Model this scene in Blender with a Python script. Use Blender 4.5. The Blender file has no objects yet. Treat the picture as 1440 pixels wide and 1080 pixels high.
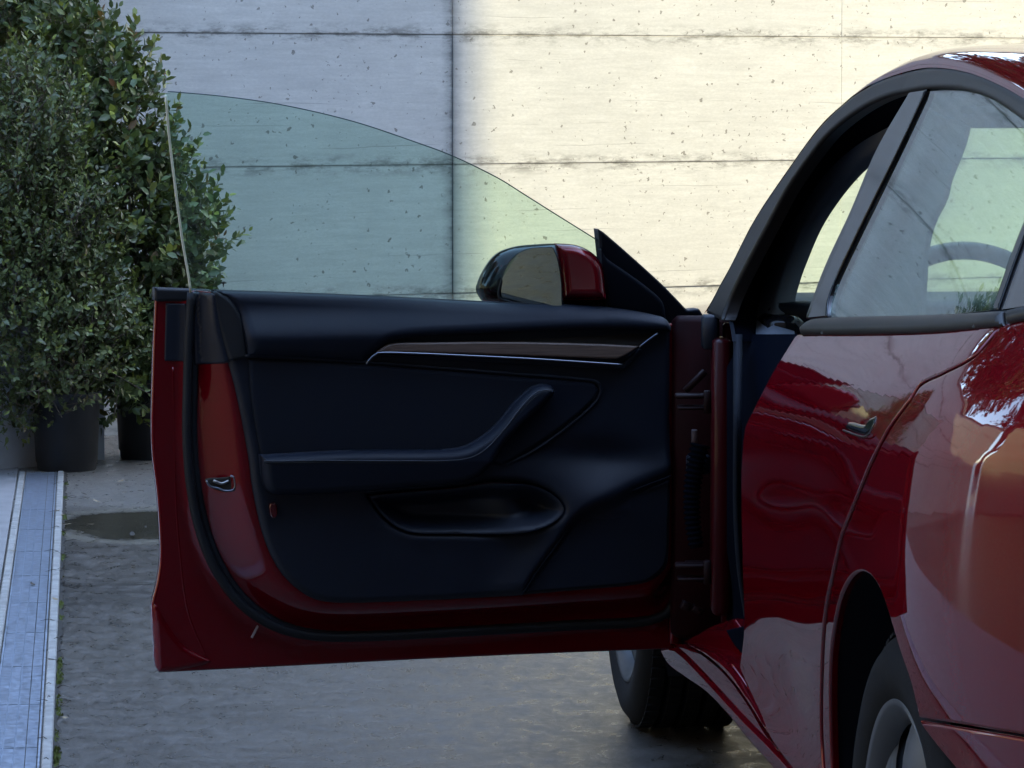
import bpy, math, random
import numpy as np
from mathutils import Vector, Matrix
from mathutils.geometry import delaunay_2d_cdt
random.seed(7); rng = np.random.default_rng(7)
R = math.radians
scn = bpy.context.scene
col = scn.collection

# ------------------------------------------------------------------ camera
F = 4770.0                      # focal length in pixels of the 1440 px wide photograph (a phone's long lens)
YAW = R(5.9); PITCH = math.atan(425 / F); EYE = 1.39
cam_d = bpy.data.cameras.new('camera'); cam = bpy.data.objects.new('camera', cam_d); col.objects.link(cam)
cam.location = (0, 0, EYE); cam.rotation_euler = (math.pi / 2 - PITCH, 0, -YAW)
cam_d.sensor_width = 36; cam_d.lens = 36 * F / 1440; cam_d.clip_start = .1; cam_d.clip_end = 2000
scn.camera = cam
# ------------------------------------------------------------------ light
SUN_EL = R(40); SUN_VEC = Vector((.989, .140, 0)).normalized()
to_sun = Vector((SUN_VEC.x * math.cos(SUN_EL), SUN_VEC.y * math.cos(SUN_EL), math.sin(SUN_EL)))
world = bpy.data.worlds.new('World'); scn.world = world; world.use_nodes = True
wn = world.node_tree.nodes; wl = world.node_tree.links
sky = wn.new('ShaderNodeTexSky'); sky.sky_type = 'NISHITA'; sky.sun_disc = False
sky.sun_elevation = SUN_EL; sky.sun_rotation = math.atan2(to_sun.x, to_sun.y)
wl.new(sky.outputs[0], wn['Background'].inputs[0]); wn['Background'].inputs[1].default_value = .15
sun_d = bpy.data.lights.new('sun', 'SUN'); sun_d.energy = 2.0; sun_d.angle = R(.53); sun_d.color = (1, .86, .48)
sun = bpy.data.objects.new('sun', sun_d); col.objects.link(sun); sun.rotation_euler = to_sun.to_track_quat('Z', 'Y').to_euler()
sun.location = (20, -15, 20)
scn.view_settings.view_transform = 'Standard'; scn.view_settings.look = 'None'
scn.view_settings.gamma = 1; scn.view_settings.exposure = 3.56; scn.view_settings.use_curve_mapping = False

# ------------------------------------------------------------------ pixel -> point helpers
fw = np.array([math.sin(YAW) * math.cos(PITCH), math.cos(YAW) * math.cos(PITCH), -math.sin(PITCH)])
rt = np.array([math.cos(YAW), -math.sin(YAW), 0.0]); upv = np.cross(rt, fw); CAM = np.array([0, 0, EYE])
def ray(x, y): return fw + rt * (x - 720) / F - upv * (y - 540) / F
def on_ground(x, y, z=0.0):
    d = ray(x, y); return CAM + d * ((z - EYE) / d[2])
def on_x(x, y, X):
    d = ray(x, y); return CAM + d * (X / d[0])
def at_depth(x, y, D): return CAM + ray(x, y) * D

# ------------------------------------------------------------------ object helpers
def tag(o, label=None, cat=None, group=None, kind=None):
    if label: o['label'] = label
    if cat: o['category'] = cat
    if group: o['group'] = group
    if kind: o['kind'] = kind
    return o
def empty(name, loc, label, cat, group=None):
    o = bpy.data.objects.new(name, None); col.objects.link(o); o.location = loc; o.empty_display_size = .1
    return tag(o, label, cat, group)
def root_offset(parent):
    p = parent
    while p is not None and p.parent is not None: p = p.parent
    return np.array(p.location) if p is not None else np.zeros(3)
def mesh_obj(name, V, Fc, mat, parent=None, smooth=True, normals=None, mats=None, midx=None, local=False):
    V = np.asarray(V, float)
    if parent is not None and not local: V = V - root_offset(parent)
    me = bpy.data.meshes.new(name); me.from_pydata([tuple(v) for v in V], [], [tuple(int(i) for i in f) for f in Fc]); 
    for m in (mats or [mat]): me.materials.append(m)
    if midx is not None: me.polygons.foreach_set('material_index', midx)
    if smooth: me.polygons.foreach_set('use_smooth', [True] * len(me.polygons))
    me.update()
    if normals is not None:
        me.normals_split_custom_set_from_vertices([tuple(n) for n in normals])
    o = bpy.data.objects.new(name, me); col.objects.link(o)
    if parent is not None: o.parent = parent
    return o
class MB:
    """collects simple solids"""
    def __init__(s): s.V = []; s.F = []
    def add(s, V, Fc):
        n = len(s.V); s.V += [tuple(v) for v in V]; s.F += [tuple(i + n for i in f) for f in Fc]; return s
    def box(s, a, b, M=None, bev=0.0):
        x0, y0, z0 = a; x1, y1, z1 = b
        if bev > 0:
            t = bev; V = []
            for z, i in ((z0, t), (z0 + t, 0), (z1 - t, 0), (z1, t)):
                for (cx, cy, sx, sy) in ((x0, y0, 1, 1), (x1, y0, -1, 1), (x1, y1, -1, -1), (x0, y1, 1, -1)):
                    q = [(cx + sx * (i + t), cy + sy * i, z), (cx + sx * i, cy + sy * (i + t), z)]
                    if (sx * sy) > 0: q = q[::-1]
                    V += q
            Fc = [tuple(range(7, -1, -1)), tuple(range(24, 32))]
            for k in range(3):
                for j in range(8): Fc.append((k * 8 + j, k * 8 + (j + 1) % 8, (k + 1) * 8 + (j + 1) % 8, (k + 1) * 8 + j))
        else:
            V = [(x0, y0, z0), (x1, y0, z0), (x1, y1, z0), (x0, y1, z0), (x0, y0, z1), (x1, y0, z1), (x1, y1, z1), (x0, y1, z1)]
            Fc = [(3, 2, 1, 0), (4, 5, 6, 7), (0, 1, 5, 4), (1, 2, 6, 5), (2, 3, 7, 6), (3, 0, 4, 7)]
        if M is not None: V = [tuple(M @ Vector(v)) for v in V]
        return s.add(V, Fc)
    def tube(s, pts, r, n=8, caps=True):
        pts = [Vector(p) for p in pts]; rr = r if hasattr(r, '__len__') else [r] * len(pts)
        V = []; prev = None
        for i, p in enumerate(pts):
            t = (pts[min(i + 1, len(pts) - 1)] - pts[max(i - 1, 0)]).normalized()
            if prev is None:
                a = t.orthogonal().normalized()
            else:
                a = (prev - t * prev.dot(t)).normalized()
            prev = a; b = t.cross(a)
            for k in range(n):
                th = 2 * math.pi * k / n; V.append(tuple(p + (a * math.cos(th) + b * math.sin(th)) * rr[i]))
        Fc = [(i * n + k, i * n + (k + 1) % n, (i + 1) * n + (k + 1) % n, (i + 1) * n + k) for i in range(len(pts) - 1) for k in range(n)]
        if caps: Fc += [tuple(range(n - 1, -1, -1)), tuple(range((len(pts) - 1) * n, len(pts) * n))]
        return s.add(V, Fc)
    def lathe(s, prof, n, M, closed=False):
        V = []; m = len(prof)
        for k in range(n):
            th = 2 * math.pi * k / n; c, q = math.cos(th), math.sin(th)
            for (x, r) in prof: V.append(tuple(M @ Vector((x, r * c, r * q))))
        Fc = []
        for k in range(n):
            k2 = (k + 1) % n
            for j in range(m - 1 + (1 if closed else 0)):
                j2 = (j + 1) % m; Fc.append((k * m + j, k * m + j2, k2 * m + j2, k2 * m + j))
        return s.add(V, Fc)
    def build(s, name, mat, parent=None, smooth=True, local=False):
        return mesh_obj(name, s.V, s.F, mat, parent, smooth, local=local)

def spline(pts, closed=True, step=4.0):
    """Catmull-Rom through pts; a point given as (x, y, 1) is a sharp corner"""
    P = [np.array(p[:2], float) for p in pts]; cor = [len(p) > 2 for p in pts]; n = len(P); out = []
    segs = n if closed else n - 1
    for i in range(segs):
        a, b = P[i], P[(i + 1) % n]
        pm = P[i - 1] if (closed or i > 0) and not cor[i] else a + (a - b)
        pn = P[(i + 2) % n] if (closed or i + 2 < n) and not cor[(i + 1) % n] else b + (b - a)
        L = np.linalg.norm(b - a); k = max(1, int(L / step))
        la, lb = np.linalg.norm(a - pm) + 1e-9, np.linalg.norm(pn - b) + 1e-9
        m0 = (b - pm) / (la + L) * L; m1 = (pn - a) / (L + lb) * L
        for j in range(k):
            t = j / k; out.append((2*t**3-3*t**2+1)*a + (t**3-2*t**2+t)*m0 + (-2*t**3+3*t**2)*b + (t**3-t**2)*m1)
    if not closed: out.append(P[-1])
    return np.array(out)
def resample(P, step, closed=True, n=None):
    P = np.asarray(P, float); Q = np.vstack([P, P[:1]]) if closed else P
    d = np.r_[0, np.cumsum(np.linalg.norm(np.diff(Q, axis=0), axis=1))]
    m = n or max(4, int(d[-1] / step)); t = np.linspace(0, d[-1], m + 1 if closed else m)
    if closed: t = t[:-1]
    return np.stack([np.interp(t, d, Q[:, k]) for k in range(Q.shape[1])], 1)
def inside(P, poly):
    x, y = P[:, 0], P[:, 1]; c = np.zeros(len(P), bool); n = len(poly)
    for i in range(n):
        x0, y0 = poly[i]; x1, y1 = poly[i - 1]
        if y0 == y1: continue
        m = ((y0 > y) != (y1 > y)) & (x < (x1 - x0) * (y - y0) / (y1 - y0) + x0); c ^= m
    return c
def dist_seg(P, poly, closed=True):
    Q = np.asarray(poly); A = Q if closed else Q[:-1]; B = np.roll(Q, -1, 0) if closed else Q[1:]
    best = np.full(len(P), 1e9)
    for a, b in zip(A, B):
        ab = b - a; L = ab @ ab + 1e-12; t = np.clip(((P - a) @ ab) / L, 0, 1)
        d = np.hypot(*(P - a - t[:, None] * ab).T); best = np.minimum(best, d)
    return best
def sdf(P, poly): 
    d = dist_seg(P, poly); return np.where(inside(P, poly), d, -d)
def sstep(e0, e1, x):
    t = np.clip((x - e0) / (e1 - e0), 0, 1); return t * t * (3 - 2 * t)
def edge_round(d, r, depth=None):
    q = np.clip(1 - np.clip(d, 0, r) / r, 0, 1); return -(depth or r) * (1 - np.sqrt(np.clip(1 - q * q, 0, 1)))

def patch(name, poly, mp, mat, parent=None, spacing=.012, rnd=0.0, depth=None, hfun=None, thick=0.0, hint=(-1, 0, 0),
          holes=(), back=False, bstep=None, custom=True):
    """a shaped sheet: outline poly in surface coordinates (a, b), mp(a, b, h) -> xyz, rounded at its edge, with thickness"""
    bstep = bstep or spacing * .6
    poly = resample(poly, bstep); loops = [poly] + [resample(h, bstep) for h in holes]
    allv = [l for l in loops]
    lo, hi = poly.min(0), poly.max(0)
    xs = np.arange(lo[0], hi[0], spacing); ys = np.arange(lo[1], hi[1], spacing * .866)
    G = np.array([(x + (spacing / 2 if j % 2 else 0), y) for j, y in enumerate(ys) for x in xs])
    def sd(P):
        d = sdf(P, poly)
        for h in loops[1:]: d = np.minimum(d, -sdf(P, h))
        return d
    cand = []
    if len(G): 
        dG = sd(G); lim = max(spacing * .45, rnd * 1.05); cand.append(G[dG > lim])
    if rnd > 0:
        for l in loops:
            t = np.roll(l, -1, 0) - np.roll(l, 1, 0); nrm = np.stack([-t[:, 1], t[:, 0]], 1) / (np.linalg.norm(t, axis=1)[:, None] + 1e-9)
            for f in (.07, .25, .55, 1.0):
                for sg in (1, -1):
                    Q = l + nrm * sg * rnd * f; dq = sd(Q); cand.append(Q[dq > rnd * f * .9])
    I = np.vstack(cand) if cand else np.zeros((0, 2))
    verts = np.vstack(loops + [I]) if len(I) else np.vstack(loops)
    edges = []; k = 0
    for l in loops:
        m = len(l); edges += [(k + i, k + (i + 1) % m) for i in range(m)]; k += m
    vo, eo, fo, *_ = delaunay_2d_cdt([Vector(v) for v in verts], edges, [], 0, 1e-7)
    V2 = np.array([tuple(v) for v in vo]); T = np.array([f for f in fo if len(f) == 3])
    cen = V2[T].mean(1); keep = inside(cen, poly)
    for h in loops[1:]: keep &= ~inside(cen, h)
    T = T[keep]
    def full(P):
        d = np.maximum(sd(P), 0); h = edge_round(d, rnd, depth) if rnd > 0 else np.zeros(len(P))
        if hfun is not None: h = h + hfun(P)
        return mp(P[:, 0], P[:, 1], h), h
    P3, H = full(V2); e = 1e-4
    Pa, _ = full(V2 + (e, 0)); Pb, _ = full(V2 + (0, e)); N = np.cross(Pa - P3, Pb - P3)
    N /= np.linalg.norm(N, axis=1)[:, None] + 1e-12; hint = np.array(hint, float)
    if (N @ hint).mean() < 0: N = -N
    fn = np.cross(P3[T[:, 1]] - P3[T[:, 0]], P3[T[:, 2]] - P3[T[:, 0]])
    if (fn @ hint).sum() < 0: T = T[:, ::-1]
    V = P3; Fc = [tuple(t) for t in T]; NN = N
    if thick > 0:
        # boundary edges of the kept faces
        cnt = {}
        for t in T:
            for a, b in ((t[0], t[1]), (t[1], t[2]), (t[2], t[0])): cnt[(a, b)] = cnt.get((a, b), 0) + 1
        bd = [(a, b) for (a, b) in cnt if (b, a) not in cnt]
        n0 = len(V2); B = mp(V2[:, 0], V2[:, 1], H - thick)
        bi = sorted({a for e2 in bd for a in e2}); 
        if back:
            V = np.vstack([P3, B]); off = {i: n0 + i for i in range(n0)}
            NN = np.vstack([N, -N]); Fc += [tuple(n0 + i for i in t[::-1]) for t in T]
        else: V = P3; off = None
        # separate skirt vertices so that shading breaks
        s0 = len(V); ia = {v: s0 + k for k, v in enumerate(bi)}; ib = {v: s0 + len(bi) + k for k, v in enumerate(bi)}
        V = np.vstack([V, P3[bi], B[bi]]); sn = {v: np.zeros(3) for v in bi}
        for a, b in bd:
            f = np.cross(B[b] - P3[a], P3[b] - P3[a]); f = -f / (np.linalg.norm(f) + 1e-12)
            sn[a] = sn[a] + f; sn[b] = sn[b] + f; Fc.append((ib[a], ib[b], ia[b], ia[a]))
        S = np.array([sn[v] / (np.linalg.norm(sn[v]) + 1e-9) for v in bi]); 
        NN = np.vstack([NN, S, S])
        # make the skirt normals agree with its faces
        a, b = bd[0]; f = np.cross(V[ib[b]] - V[ib[a]], V[ia[b]] - V[ib[a]])
        if f @ sn[a] < 0: NN[s0:] = -NN[s0:]
    return mesh_obj(name, V, Fc, mat, parent, True, NN if custom else None)
def loft(name, curves, mat, parent=None, n=60, closed_back=0.0):
    """surface through several 3-D curves, each resampled to n points"""
    C = [resample(c, 0, closed=False, n=n) for c in curves]; m = len(C); V = np.vstack(C)
    Fc = [(j * n + i, j * n + i + 1, (j + 1) * n + i + 1, (j + 1) * n + i) for j in range(m - 1) for i in range(n - 1)]
    return mesh_obj(name, V, Fc, mat, parent, True)

# ------------------------------------------------------------------ materials
def nt(name):
    m = bpy.data.materials.new(name); m.use_nodes = True; t = m.node_tree; t.nodes.clear()
    o = t.nodes.new('ShaderNodeOutputMaterial'); return m, t.nodes, t.links, o
class NW:
    def __init__(s, N, L): s.N = N; s.L = L
    def __call__(s, typ, props=None, **inp):
        n = s.N.new('ShaderNode' + typ)
        for k, v in (props or {}).items(): setattr(n, k, v)
        for k, v in inp.items():
            k2 = int(k[1:]) if k[0] == 'i' and k[1:].isdigit() else k.replace('_', ' ')
            sock = n.inputs[k2]
            if isinstance(v, bpy.types.NodeSocket): s.L.new(v, sock)
            else: sock.default_value = v
        return n
    def ma(s, op, a, b=None, c=None, clamp=False):
        n = s.N.new('ShaderNodeMath'); n.operation = op; n.use_clamp = clamp
        for i, v in enumerate((a, b, c)):
            if v is None: continue
            if isinstance(v, bpy.types.NodeSocket): s.L.new(v, n.inputs[i])
            else: n.inputs[i].default_value = v
        return n.outputs[0]
    def mix(s, f, a, b, mode='MIX'):
        n = s.N.new('ShaderNodeMix'); n.data_type = 'RGBA'; n.blend_type = mode
        for i, v in ((0, f), (6, a), (7, b)):
            if isinstance(v, bpy.types.NodeSocket): s.L.new(v, n.inputs[i])
            else: n.inputs[i].default_value = v if i == 0 else (tuple(v) + (1,))[:4]
        return n.outputs[2]
    def ramp(s, f, stops):
        n = s.N.new('ShaderNodeValToRGB'); s.L.new(f, n.inputs[0]); e = n.color_ramp.elements
        while len(e) < len(stops): e.new(.5)
        for i, (p, c) in enumerate(stops): e[i].position = p; e[i].color = (tuple(c) + (1,))[:4] if hasattr(c, '__len__') else (c, c, c, 1)
        return n.outputs[0]
    def mr(s, v, a, b, c=0, d=1):
        n = s.N.new('ShaderNodeMapRange'); s.L.new(v, n.inputs[0])
        for i, q in enumerate((a, b, c, d)): n.inputs[i + 1].default_value = q
        return n.outputs[0]
def principled(name, base, rough=.5, metal=0, coat=0, coat_r=.03, spec=.5, bump=None, var=0.0, vscale=6):
    m, N, L, o = nt(name); w = NW(N, L)
    p = w('BsdfPrincipled', Base_Color=tuple(base) + (1,), Roughness=rough, Metallic=metal, Coat_Weight=coat, Coat_Roughness=coat_r, Specular_IOR_Level=spec)
    tc = w('TexCoord').outputs['Object']
    if var > 0:
        n = w('TexNoise', Vector=tc, Scale=vscale, Detail=5.0, Roughness=.6).outputs[0]
        c = w.mix(w.mr(n, .3, .7), [b * (1 - var) for b in base], [min(1, b * (1 + var)) for b in base]); L.new(c, p.inputs['Base Color'])
        L.new(w.mr(n, .3, .7, max(0, rough - .08), min(1, rough + .08)), p.inputs['Roughness'])
    if bump:
        sc, st = bump; n = w('TexNoise', Vector=tc, Scale=sc, Detail=3.0).outputs[0]
        L.new(w('Bump', Height=n, Strength=st, Distance=.002).outputs[0], p.inputs['Normal'])
    L.new(p.outputs[0], o.inputs[0]); return m

def paint_mat():
    """flake base (diffuse and broad red gloss) under a clear coat with a little dust"""
    m, N, L, o = nt('red_car_paint'); w = NW(N, L); tc = w('TexCoord').outputs['Object']
    fl = w('TexVoronoi', Vector=tc, Scale=2500.0).outputs['Color']
    red = w.mix(.15, (.125, .0010, .0050), fl, 'OVERLAY')
    base = w('MixShader', i0=.50, i1=w('BsdfDiffuse', Color=red).outputs[0], i2=w('BsdfGlossy', Color=(.115, .0012, .0055, 1), Roughness=.40).outputs[0])
    dust = w('TexNoise', Vector=tc, Scale=3.0, Detail=8.0, Roughness=.7).outputs[0]
    speck = w('TexNoise', Vector=tc, Scale=220.0, Detail=4.0, Roughness=.8).outputs[0]
    base = w('MixShader', i0=w.ma('MULTIPLY', w.mr(dust, .42, .75), w.mr(speck, .5, .7, 0, .035)), i1=base.outputs[0], i2=w('BsdfDiffuse', Color=(.25, .22, .18, 1)).outputs[0])
    bf = w('NewGeometry').outputs['Backfacing']; fr = w('Fresnel', IOR=w.mr(bf, 0, 1, 1.48, 1 / 1.48)).outputs[0]
    g = w('BsdfGlossy', Color=(.97, .97, .97, 1), Roughness=w.mr(dust, .4, .75, .012, .05))
    mx = w('MixShader', i0=fr, i1=base.outputs[0], i2=g.outputs[0]); L.new(mx.outputs[0], o.inputs[0]); return m
def glass_mat(name, tint, rough=0.0, ior=1.5, sheen=1.0):
    m, N, L, o = nt(name); w = NW(N, L)
    bf = w('NewGeometry').outputs['Backfacing']; fr = w('Fresnel', IOR=w.mr(bf, 0, 1, ior, 1 / ior)).outputs[0]
    t = w('BsdfTransparent', Color=tuple(tint) + (1,)); g = w('BsdfGlossy', Color=(sheen, sheen, sheen, 1), Roughness=rough)
    tc = w('TexCoord').outputs['Object']; sm = w('TexNoise', Vector=w('Mapping', Vector=tc, Scale=(1, 1, .35)).outputs[0], Scale=5.0, Detail=7.0, Roughness=.7).outputs[0]
    mx = w('MixShader', i0=fr, i1=t.outputs[0], i2=g.outputs[0])
    dd = w('MixShader', i0=w.mr(sm, .42, .78, .002, .035), i1=mx.outputs[0], i2=w('BsdfDiffuse', Color=(.5, .48, .44, 1)).outputs[0]); L.new(dd.outputs[0], o.inputs[0]); return m
def concrete_mat(name, light, dark, course=.53, z0=-.008, holes=True, joint_u=None):
    m, N, L, o = nt(name); w = NW(N, L); tc = w('TexCoord').outputs['Object']
    sx = w('SeparateXYZ', Vector=tc).outputs; u, z = sx[0], sx[2]
    st = w('Mapping', Vector=tc, Scale=(.45, .45, 5.0)).outputs[0]           # board marks run level
    big = w('TexNoise', Vector=w('Mapping', Vector=tc, Scale=(.8, 1, 1.6)).outputs[0], Scale=1.6, Detail=9.0, Roughness=.62).outputs[0]
    board = w('TexNoise', Vector=st, Scale=9.0, Detail=8.0, Roughness=.72).outputs[0]
    fine = w('TexNoise', Vector=w('Mapping', Vector=tc, Scale=(1, 1, 2.2)).outputs[0], Scale=60.0, Detail=6.0, Roughness=.75).outputs[0]
    c = w.mix(w.mr(big, .32, .68), dark, light)
    mott = w('TexNoise', Vector=w('Mapping', Vector=tc, Scale=(1, 1, 1.8)).outputs[0], Scale=7.0, Detail=8.0, Roughness=.7).outputs[0]
    c = w.mix(w.mr(mott, .50, .72, 0, .35), c, [a * .70 for a in dark]); c = w.mix(w.mr(mott, .30, .45, .35, 0), c, [min(1, a * 1.12) for a in light])
    c = w.mix(w.mr(board, .35, .62, .55, 0), c, [a * .80 for a in dark])
    c = w.mix(w.mr(fine, .35, .75, .35, 0), c, [a * .62 for a in dark])
    # thin hairlines left by the boards
    zz = w.ma('ADD', z, w.ma('MULTIPLY', w('TexNoise', Vector=w('Mapping', Vector=tc, Scale=(.6, .6, .4)).outputs[0], Scale=3.0, Detail=6.0).outputs[0], .05))
    hl = w.ma('FRACT', w.ma('MULTIPLY', zz, 11.3)); hl = w.ma('LESS_THAN', hl, .03)
    pres = w.mr(w('TexNoise', Vector=w('Mapping', Vector=tc, Scale=(.7, .7, 9.0)).outputs[0], Scale=2.2, Detail=4.0).outputs[0], .52, .60)
    c = w.mix(w.ma('MULTIPLY', w.ma('MULTIPLY', hl, pres), .38), c, (.10, .095, .085))
    # dirt gathered along the level joints
    fz = w.ma('FRACT', w.ma('ADD', w.ma('DIVIDE', w.ma('SUBTRACT', z, z0), course), .5)); dj = w.ma('MULTIPLY', w.ma('ABSOLUTE', w.ma('SUBTRACT', fz, .5)), course)
    jn = w('TexNoise', Vector=w('Mapping', Vector=tc, Scale=(1, 1, 3)).outputs[0], Scale=7.0, Detail=9.0, Roughness=.75).outputs[0]
    jf = w.ma('MULTIPLY', w.mr(dj, 0, .055, 1, 0), w.mr(jn, .47, .60)); jf = w.ma('MULTIPLY', jf, .8, clamp=True)
    c = w.mix(jf, c, (.12, .115, .10))
    crk = w.ma('MULTIPLY', w.mr(dj, .002, .0075, 1, 0), .45); c = w.mix(crk, c, (.10, .095, .085))
    if joint_u is not None:
        du = w.ma('ABSOLUTE', w.ma('SUBTRACT', w.ma('ADD', u, w.ma('MULTIPLY', w.ma('SUBTRACT', jn, .5), .035)), joint_u))
        s1 = w.ma('MULTIPLY', w.mr(du, .0, .05, 1, 0), w.mr(jn, .36, .62, .55, 1.0)); c = w.mix(w.ma('MULTIPLY', s1, .62), c, (.11, .11, .10))
        s2 = w.mr(du, .002, .013, 1, 0); c = w.mix(w.ma('MULTIPLY', w.ma('MULTIPLY', s2, w.mr(jn, .35, .6, .35, .85)), .62), c, (.07, .07, .07))
        s3 = w.ma('MULTIPLY', w.mr(du, .0, .16, 1, 0), w.mr(jn, .45, .7)); c = w.mix(w.ma('MULTIPLY', s3, .35), c, (.20, .20, .19))
    h = w.ma('ADD', w.ma('MULTIPLY', board, .35), w.ma('MULTIPLY', fine, .18))
    if holes:
        for sc, th, pr, k in ((17.0, .085, .60, .85), (38.0, .12, .74, .7), (9.0, .055, .55, .9)):
            wob = w('VectorMath', dict(operation='ADD'), i0=tc, i1=w('VectorMath', dict(operation='SCALE'), i0=w('TexNoise', Vector=tc, Scale=55.0, Detail=3.0).outputs['Color'], Scale=.035).outputs[0])
            ws = w('SeparateXYZ', Vector=wob.outputs[0]).outputs; mv = w('CombineXYZ', i0=ws[0], i1=ws[2]).outputs[0]
            v = w('TexVoronoi', dict(voronoi_dimensions='2D'), Vector=mv, Scale=sc); rc = w('SeparateColor', Color=v.outputs['Color']).outputs
            rad = w.mr(rc[1], 0, 1, .15, 1.3); clus = w.mr(w('TexNoise', Vector=tc, Scale=1.9 + sc * .03, Detail=3.0).outputs[0], .40, .66, -.34, .22)
            mk = w.ma('MULTIPLY', w.ma('LESS_THAN', v.outputs['Distance'], w.ma('MULTIPLY', rad, th)), w.ma('GREATER_THAN', rc[0], w.ma('SUBTRACT', pr, clus)))
            c = w.mix(w.ma('MULTIPLY', mk, k * .85), c, (.16, .15, .13)); h = w.ma('SUBTRACT', h, w.ma('MULTIPLY', mk, .9))
    p = w('BsdfPrincipled', Base_Color=c, Roughness=.82, Specular_IOR_Level=.3)
    L.new(w('Bump', Height=h, Strength=.30, Distance=.003).outputs[0], p.inputs['Normal']); L.new(p.outputs[0], o.inputs[0]); return m
def ground_mat():
    m, N, L, o = nt('power_floated_concrete'); w = NW(N, L); tc = w('TexCoord').outputs['Object']
    big = w('TexNoise', Vector=tc, Scale=.9, Detail=10.0, Roughness=.6, Distortion=.4).outputs[0]
    sw = w('TexNoise', Vector=w('Mapping', Vector=tc, Scale=(1.2, 3.2, 1), Rotation=(0, 0, .3)).outputs[0], Scale=3.0, Detail=10.0, Roughness=.72, Distortion=.8).outputs[0]
    fine = w('TexNoise', Vector=tc, Scale=90.0, Detail=6.0, Roughness=.8).outputs[0]
    brush = w('TexNoise', Vector=w('Mapping', Vector=tc, Scale=(1.3, .8, 1), Rotation=(0, 0, -.2)).outputs[0], Scale=16.0, Detail=9.0, Roughness=.75, Distortion=.5).outputs[0]
    c = w.mix(w.mr(big, .35, .66), (.024, .019, .015), (.070, .058, .044))
    c = w.mix(w.mr(sw, .42, .68, 0, .6), c, (.115, .105, .093))
    c = w.mix(w.mr(sw, .30, .42, .75, 0), c, (.022, .021, .020))
    c = w.mix(w.mr(fine, .35, .7, .45, 0), c, (.02, .02, .02))
    c = w.mix(w.mr(brush, .48, .66, 0, .38), c, (.105, .095, .082)); c = w.mix(w.mr(brush, .34, .46, .42, 0), c, (.018, .016, .015))
    yy = w('SeparateXYZ', Vector=tc).outputs[1]                 # the floor towards the wall is paler
    edge = w.ma('ADD', yy, w.ma('MULTIPLY', w.ma('SUBTRACT', big, .5), .5))
    c = w.mix(w.mr(edge, 10.9, 11.15, 0, .75), c, (.16, .148, .128))
    pc_ = on_ground(262, 737); rx_ = pc_[0] - on_ground(84, 737)[0]; ry_ = (on_ground(262, 716)[1] - on_ground(262, 758)[1]) / 2
    sx_ = w('SeparateXYZ', Vector=tc).outputs; ex = w.ma('POWER', w.ma('ABSOLUTE', w.ma('DIVIDE', w.ma('SUBTRACT', sx_[0], float(pc_[0])), float(rx_))), 2.6); ey = w.ma('POWER', w.ma('ABSOLUTE', w.ma('DIVIDE', w.ma('SUBTRACT', sx_[1], float(pc_[1])), float(ry_))), 2.0)
    nz = w('TexNoise', Vector=tc, Scale=5.0, Detail=8.0, Roughness=.65).outputs[0]; ed = w.ma('ADD', w.ma('ADD', ex, ey), w.ma('MULTIPLY', w.ma('SUBTRACT', nz, .5), 1.1))
    rimm = w.ma('MULTIPLY', w.mr(ed, .8, 1.25, 0, 1), w.mr(ed, 1.3, 1.9, 1, 0)); c = w.mix(w.ma('MULTIPLY', rimm, .45), c, (.17, .155, .115))
    wet = w.mr(ed, .82, 1.12, 1, 0); c = w.mix(wet, c, w.mix(w.mr(nz, .35, .65), (.014, .0115, .007), (.036, .030, .019)))
    sp = w('TexVoronoi', Vector=tc, Scale=14.0); rc = w('SeparateColor', Color=sp.outputs['Color']).outputs
    mk = w.ma('MULTIPLY', w.ma('LESS_THAN', sp.outputs['Distance'], .07), w.ma('GREATER_THAN', rc[0], .8)); c = w.mix(mk, c, (.025, .025, .025))
    p = w('BsdfPrincipled', Base_Color=c, Specular_IOR_Level=.55)
    rg_ = w.mr(brush, .35, .65, .22, .50); mxr = N.new('ShaderNodeMix'); L.new(wet, mxr.inputs[0]); L.new(rg_, mxr.inputs[2]); mxr.inputs[3].default_value = .22; L.new(mxr.outputs[0], p.inputs['Roughness'])
    hh = w.ma('ADD', w.ma('ADD', w.ma('MULTIPLY', sw, .5), w.ma('MULTIPLY', brush, .30)), w.ma('MULTIPLY', fine, .22))
    L.new(w('Bump', Height=hh, Strength=.9, Distance=.008).outputs[0], p.inputs['Normal']); L.new(p.outputs[0], o.inputs[0]); return m
def leaf_mat(name, tinted=True, base=(.04, .07, .02), rough=.34):
    m, N, L, o = nt(name); w = NW(N, L)
    if tinted: c = w('Attribute', dict(attribute_name='tint')).outputs['Color']
    else:
        oi = w('ObjectInfo').outputs['Random']; c = w.ramp(oi, [(0, base), (.5, [b * 1.5 for b in base]), (.8, (.12, .15, .03)), (1, (.14, .07, .03))])
    p = w('BsdfPrincipled', Base_Color=c, Roughness=rough, Specular_IOR_Level=.4)
    t = w('BsdfTranslucent', Color=w.mix(.5, c, (.12, .16, .02)))
    mx = w('MixShader', i0=.22, i1=p.outputs[0], i2=t.outputs[0]); L.new(mx.outputs[0], o.inputs[0]); return m
def wood_mat():
    m, N, L, o = nt('open_pore_wood'); w = NW(N, L); tc = w('TexCoord').outputs['Object']
    n = w('TexNoise', Vector=w('Mapping', Vector=tc, Scale=(3, 3, 160)).outputs[0], Scale=3.0, Detail=8.0, Roughness=.7).outputs[0]
    c = w.mix(w.mr(n, .3, .7), (.028, .018, .013), (.13, .088, .068))
    p = w('BsdfPrincipled', Base_Color=c, Roughness=.42); L.new(w('Bump', Height=n, Strength=.3, Distance=.001).outputs[0], p.inputs['Normal'])
    L.new(p.outputs[0], o.inputs[0]); return m

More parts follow.
